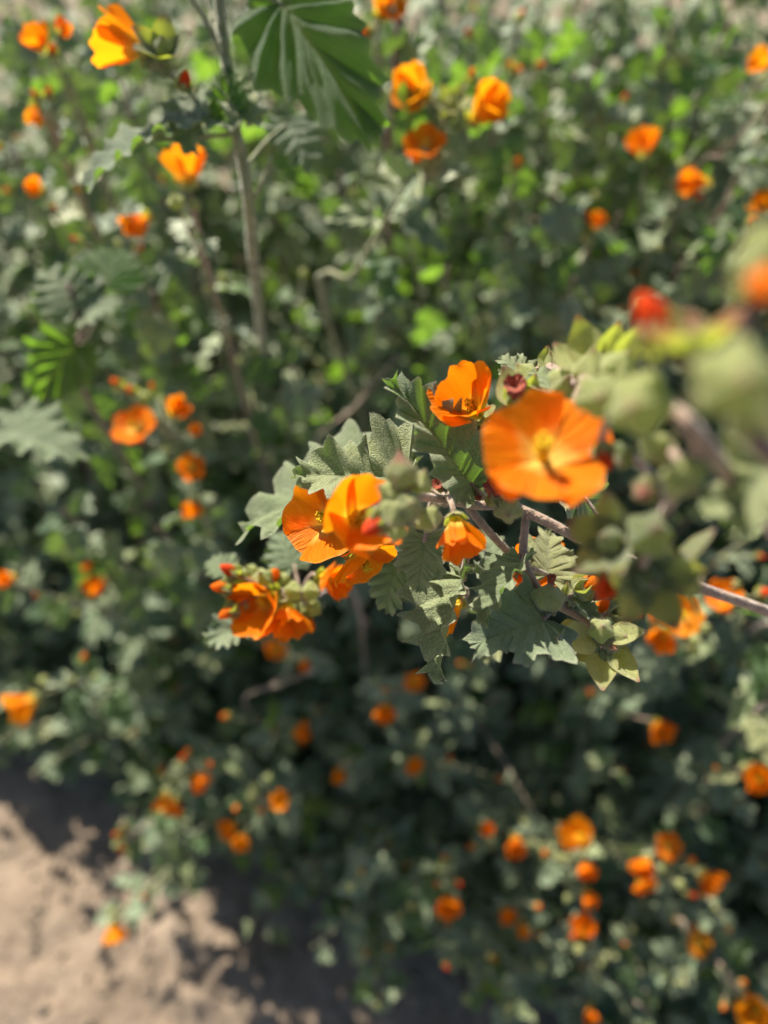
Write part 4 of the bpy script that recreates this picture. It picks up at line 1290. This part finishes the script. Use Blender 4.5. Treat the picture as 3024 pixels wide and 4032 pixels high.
# --- the stem nearest the lens
g = Vector((0.38, 0.22, ground_z(0.38, 0.22) - 0.004))
pl = Plant('flowering_mallow', g, 'dark stemmed mallow spike with a half open red flower and fat yellow green buds', 'flower', stem='stem_dark')
c = pl.tube([g, (0.34, 0.18, .45), P(3600, 2300, .22), P(3160, 1900, .130), P(2930, 1680, .115), P(2860, 1520, .112), P(2930, 1300, .108), P(3050, 1050, .106)], 0.0024, 0.0010, 50, 10)
shoot_leaves(pl, c, random.Random(63), 9, 0.03, (0.022, 0.036), 0.18)
for a in [(2595, 1290, .125, 250, (-.55, .8, .2), 'tip', 'calyx', 0, 'petal_red', (2850, 1500, .112)), (2730, 1370, .118, 250, (-.2, .9, .3), 'star', 'calyx_red', 0, 'petal', (2850, 1500, .112)),
          (2900, 1500, .102, 330, (-.1, -.2, .95), 'bud', 'calyx', 0, 'petal', (2880, 1480, .112)), (3010, 980, .105, 300, (-.5, .7, .4), 'bud', 'calyx', 1, 'petal', (3040, 1080, .106)),
          (3010, 1110, .104, 260, (-.3, -.5, .8), 'tip', 'calyx', 1, 'petal', (3020, 1100, .106)), (2770, 1560, .114, 200, (-.7, -.4, .5), 'bud', 'calyx_dull', 1, 'petal', (2880, 1560, .112)),
          (2980, 1640, .11, 240, (.3, -.6, .7), 'bud', 'calyx', 0, 'petal', (2930, 1660, .115))]:
    hero_bud(pl, *a[:6], a[9], a[6], a[8], a[7], a[0] * .3, 0.0010)


# broad leaves of the near spike
hero_leaf(pl, 2, (3060, 1800, .135), (2800, 2090, .150), (-.2, .6, .7), 0.8, (3040, 1790, .122), 0.0010)
hero_leaf(pl, 0, (3080, 1960, .145), (2720, 2010, .150), (0, .6, .75), 0.8, (3160, 1900, .130), 0.0010)

pl.finish()

# --- the blurred cluster just behind the raceme in focus
g = Vector((-0.02, 0.38, ground_z(-0.02, 0.38) - 0.004))
pl = Plant('flowering_mallow', g, 'mallow cluster of two furled orange flowers with pink tipped buds below the focused flowers', 'flower')
pl.tube([g, (-0.02, 0.34, .40), (-0.03, 0.27, .55), P(1190, 2375, .352), P(1110, 2335, .338), P(1000, 2300, .332)], 0.0015, 0.0008, 40, 8)
hero_flower(pl, 1050, 2360, .325, 245, (-.45, -.10, .8), 'cup', 'petal', (1110, 2335, .333), 21)
hero_flower(pl, 1130, 2410, .322, 170, (.25, -.75, .55), 'cup', 'petal', (1110, 2335, .333), 22)
hero_flower(pl, 1285, 2280, .325, 170, (.70, -.15, .6), 'cup', 'petal', (1200, 2380, .342), 23)
for i, (x, y, k) in enumerate([(880, 2312, 'tip'), (940, 2265, 'bud'), (985, 2245, 'bud'), (910, 2250, 'tip'), (1000, 2330, 'bud'), (950, 2340, 'bud'), (905, 2405, 'tip'), (960, 2400, 'bud'),
                               (1120, 2280, 'bud'), (1160, 2330, 'bud'), (1205, 2445, 'tip'), (1180, 2400, 'bud'), (1230, 2330, 'bud'), (1240, 2400, 'bud'), (1080, 2270, 'tip'), (1030, 2270, 'bud')]):
    hero_bud(pl, x, y, .322 + .006 * (i % 3), 85, ((x - 1050) / 150, (2330 - y) / 120, .7), k, (1060, 2320, .331) if x < 1100 else (1190, 2370, .340), 'calyx', 'petal_red' if i % 2 else 'petal', i)
hero_leaf(pl, 0, (1030, 2430, .338), (808, 2520, .330), (-.1, .5, .8), 1.1, (1120, 2340, .334))
hero_leaf(pl, 2, (1160, 2230, .345), (1100, 2080, .352), (0, .6, .8), 1.0, (1190, 2370, .340))
hero_leaf(pl, 2, (900, 2250, .345), (820, 2190, .35), (-.2, .7, .6), 1.0, (1000, 2300, .330))
pl.finish()

# --- tall forked stem with the side-on flower and the large backlit leaf
g = Vector((-0.12, 0.62, ground_z(-0.12, 0.62) - 0.004))
pl = Plant('flowering_mallow', g, 'tall forked green mallow stem with a side-on flower, star calyx and one large backlit leaf', 'flower', stem='stem_green')
pl.tube([g, (-0.12, 0.58, .40), P(1010, 1150, .46), P(985, 850, .385), P(958, 650, .368), P(922, 480, .36), P(890, 250, .355), P(868, 60, .35), P(850, -160, .34)], 0.0036, 0.0024, 60, 9)
pl.tube([P(955, 560, .363), P(880, 490, .360), P(800, 425, .357), P(705, 320, .354), P(640, 280, .353), P(585, 235, .352)], 0.0016, 0.0009, 26, 8)
pl.tube([P(893, 260, .356), P(830, 120, .352), P(725, -60, .345)], 0.0014, 0.0010, 12, 7)
pl.tube([P(890, 215, .355), P(850, 100, .36), P(800, -50, .36)], 0.0014, 0.0010, 12, 7)
pl.tube([P(990, 800, .378), P(1030, 720, .372), P(1070, 610, .366)], 0.0013, 0.0009, 10, 7)
pl.tube([P(905, 530, .362), P(780, 540, .360), P(620, 546, .358)], 0.0011, 0.0010, 10, 7)
hero_flower(pl, 525, 175, .350, 240, (-.92, .30, .10), 'cup', 'petal_lit_amber', (600, 245, .352), 31, roll=0.4)
hero_bud(pl, 645, 200, .347, 135, (.1, .35, .9), 'star', (650, 285, .353), 'calyx_dull', 'petal', 0, 0.5)
hero_bud(pl, 640, 262, .345, 75, (0, -.3, .9), 'bud', (650, 285, .353), 'calyx_dull', 'petal', 0)
hero_bud(pl, 726, 322, .350, 80, (.4, .4, .7), 'tip', (705, 330, .354), 'calyx', 'petal_red', 0)
hero_bud(pl, 590, 225, .355, 90, (.2, .9, .2), 'bud', (610, 260, .352), 'calyx_dull', 'petal', 1)
hero_leaf(pl, 3, (880, 470, .358), (620, 430, .350), (0, .55, .8), 0.85, (860, 480, .359))
hero_leaf(pl, 2, (620, 546, .358), (310, 650, .345), (.05, .85, .45), 1.0)
hero_leaf(pl, 4, (905, 460, .356), (885, 255, .350), (.1, -.5, .85), 0.7, (915, 470, .36))
hero_leaf(pl, 3, (960, 470, .356), (915, 260, .362), (.3, .5, .8), 0.6, (922, 480, .36))
hero_leaf(pl, 2, (760, 385, .36), (720, 560, .35), (-.3, .5, .8), 0.8, (760, 385, .356))
hero_leaf(pl, 4, (1105, 2, .340), (1442, 478, .325), (.30, -.74, .55), 0.60, (858, -80, .344), 0.0011)
hero_leaf(pl, 2, (1120, 480, .40), (1230, 640, .395), (.1, .6, .8), 1.0, (965, 660, .37))
pl.finish()

# --- dark red bare stem
g = Vector((0.03, 0.72, ground_z(0.03, 0.72) - 0.004))
pl = Plant('mallow_shoot', g, 'nearly bare dark red mallow shoot rising behind the large backlit leaf', 'shoot', stem='stem_dark')
c = pl.tube([g, P(1530, 900, .62), P(1545, 420, .53), P(1560, 200, .50), P(1580, -80, .47)], 0.0034, 0.0022, 40, 8)
shoot_leaves(pl, c, random.Random(5), 5, 0.5, (0.02, 0.03))
pl.finish()

# --- shaded stem with broad leaves
g = Vector((-0.26, 0.55, ground_z(-0.26, 0.55) - 0.004))
pl = Plant('mallow_shoot', g, 'mallow shoot bearing large broad shaded leaves with a purplish stalk', 'shoot', stem='stem_dark')
pl.tube([g, (-0.24, 0.50, .35), P(310, 1500, .50), P(320, 1300, .47), P(270, 1120, .45)], 0.0028, 0.0014, 30, 8)
hero_leaf(pl, 2, (300, 1210, .455), (190, 1040, .45), (0, .6, .8), 1.3, (315, 1290, .47))
hero_leaf(pl, 2, (330, 1250, .455), (450, 1170, .45), (.2, .7, .7), 1.2, (315, 1290, .47))
hero_leaf(pl, 4, (300, 1360, .46), (130, 1560, .455), (-.2, -.5, .8), 0.9, (312, 1400, .48))
hero_leaf(pl, 2, (0, 1690, .43), (290, 1740, .42), (.1, .85, .5), 1.0, (310, 1500, .49))
hero_leaf(pl, 4, (420, 1130, .46), (450, 960, .47), (.1, -.45, .85), 1.2, (320, 1300, .47))
pl.finish()
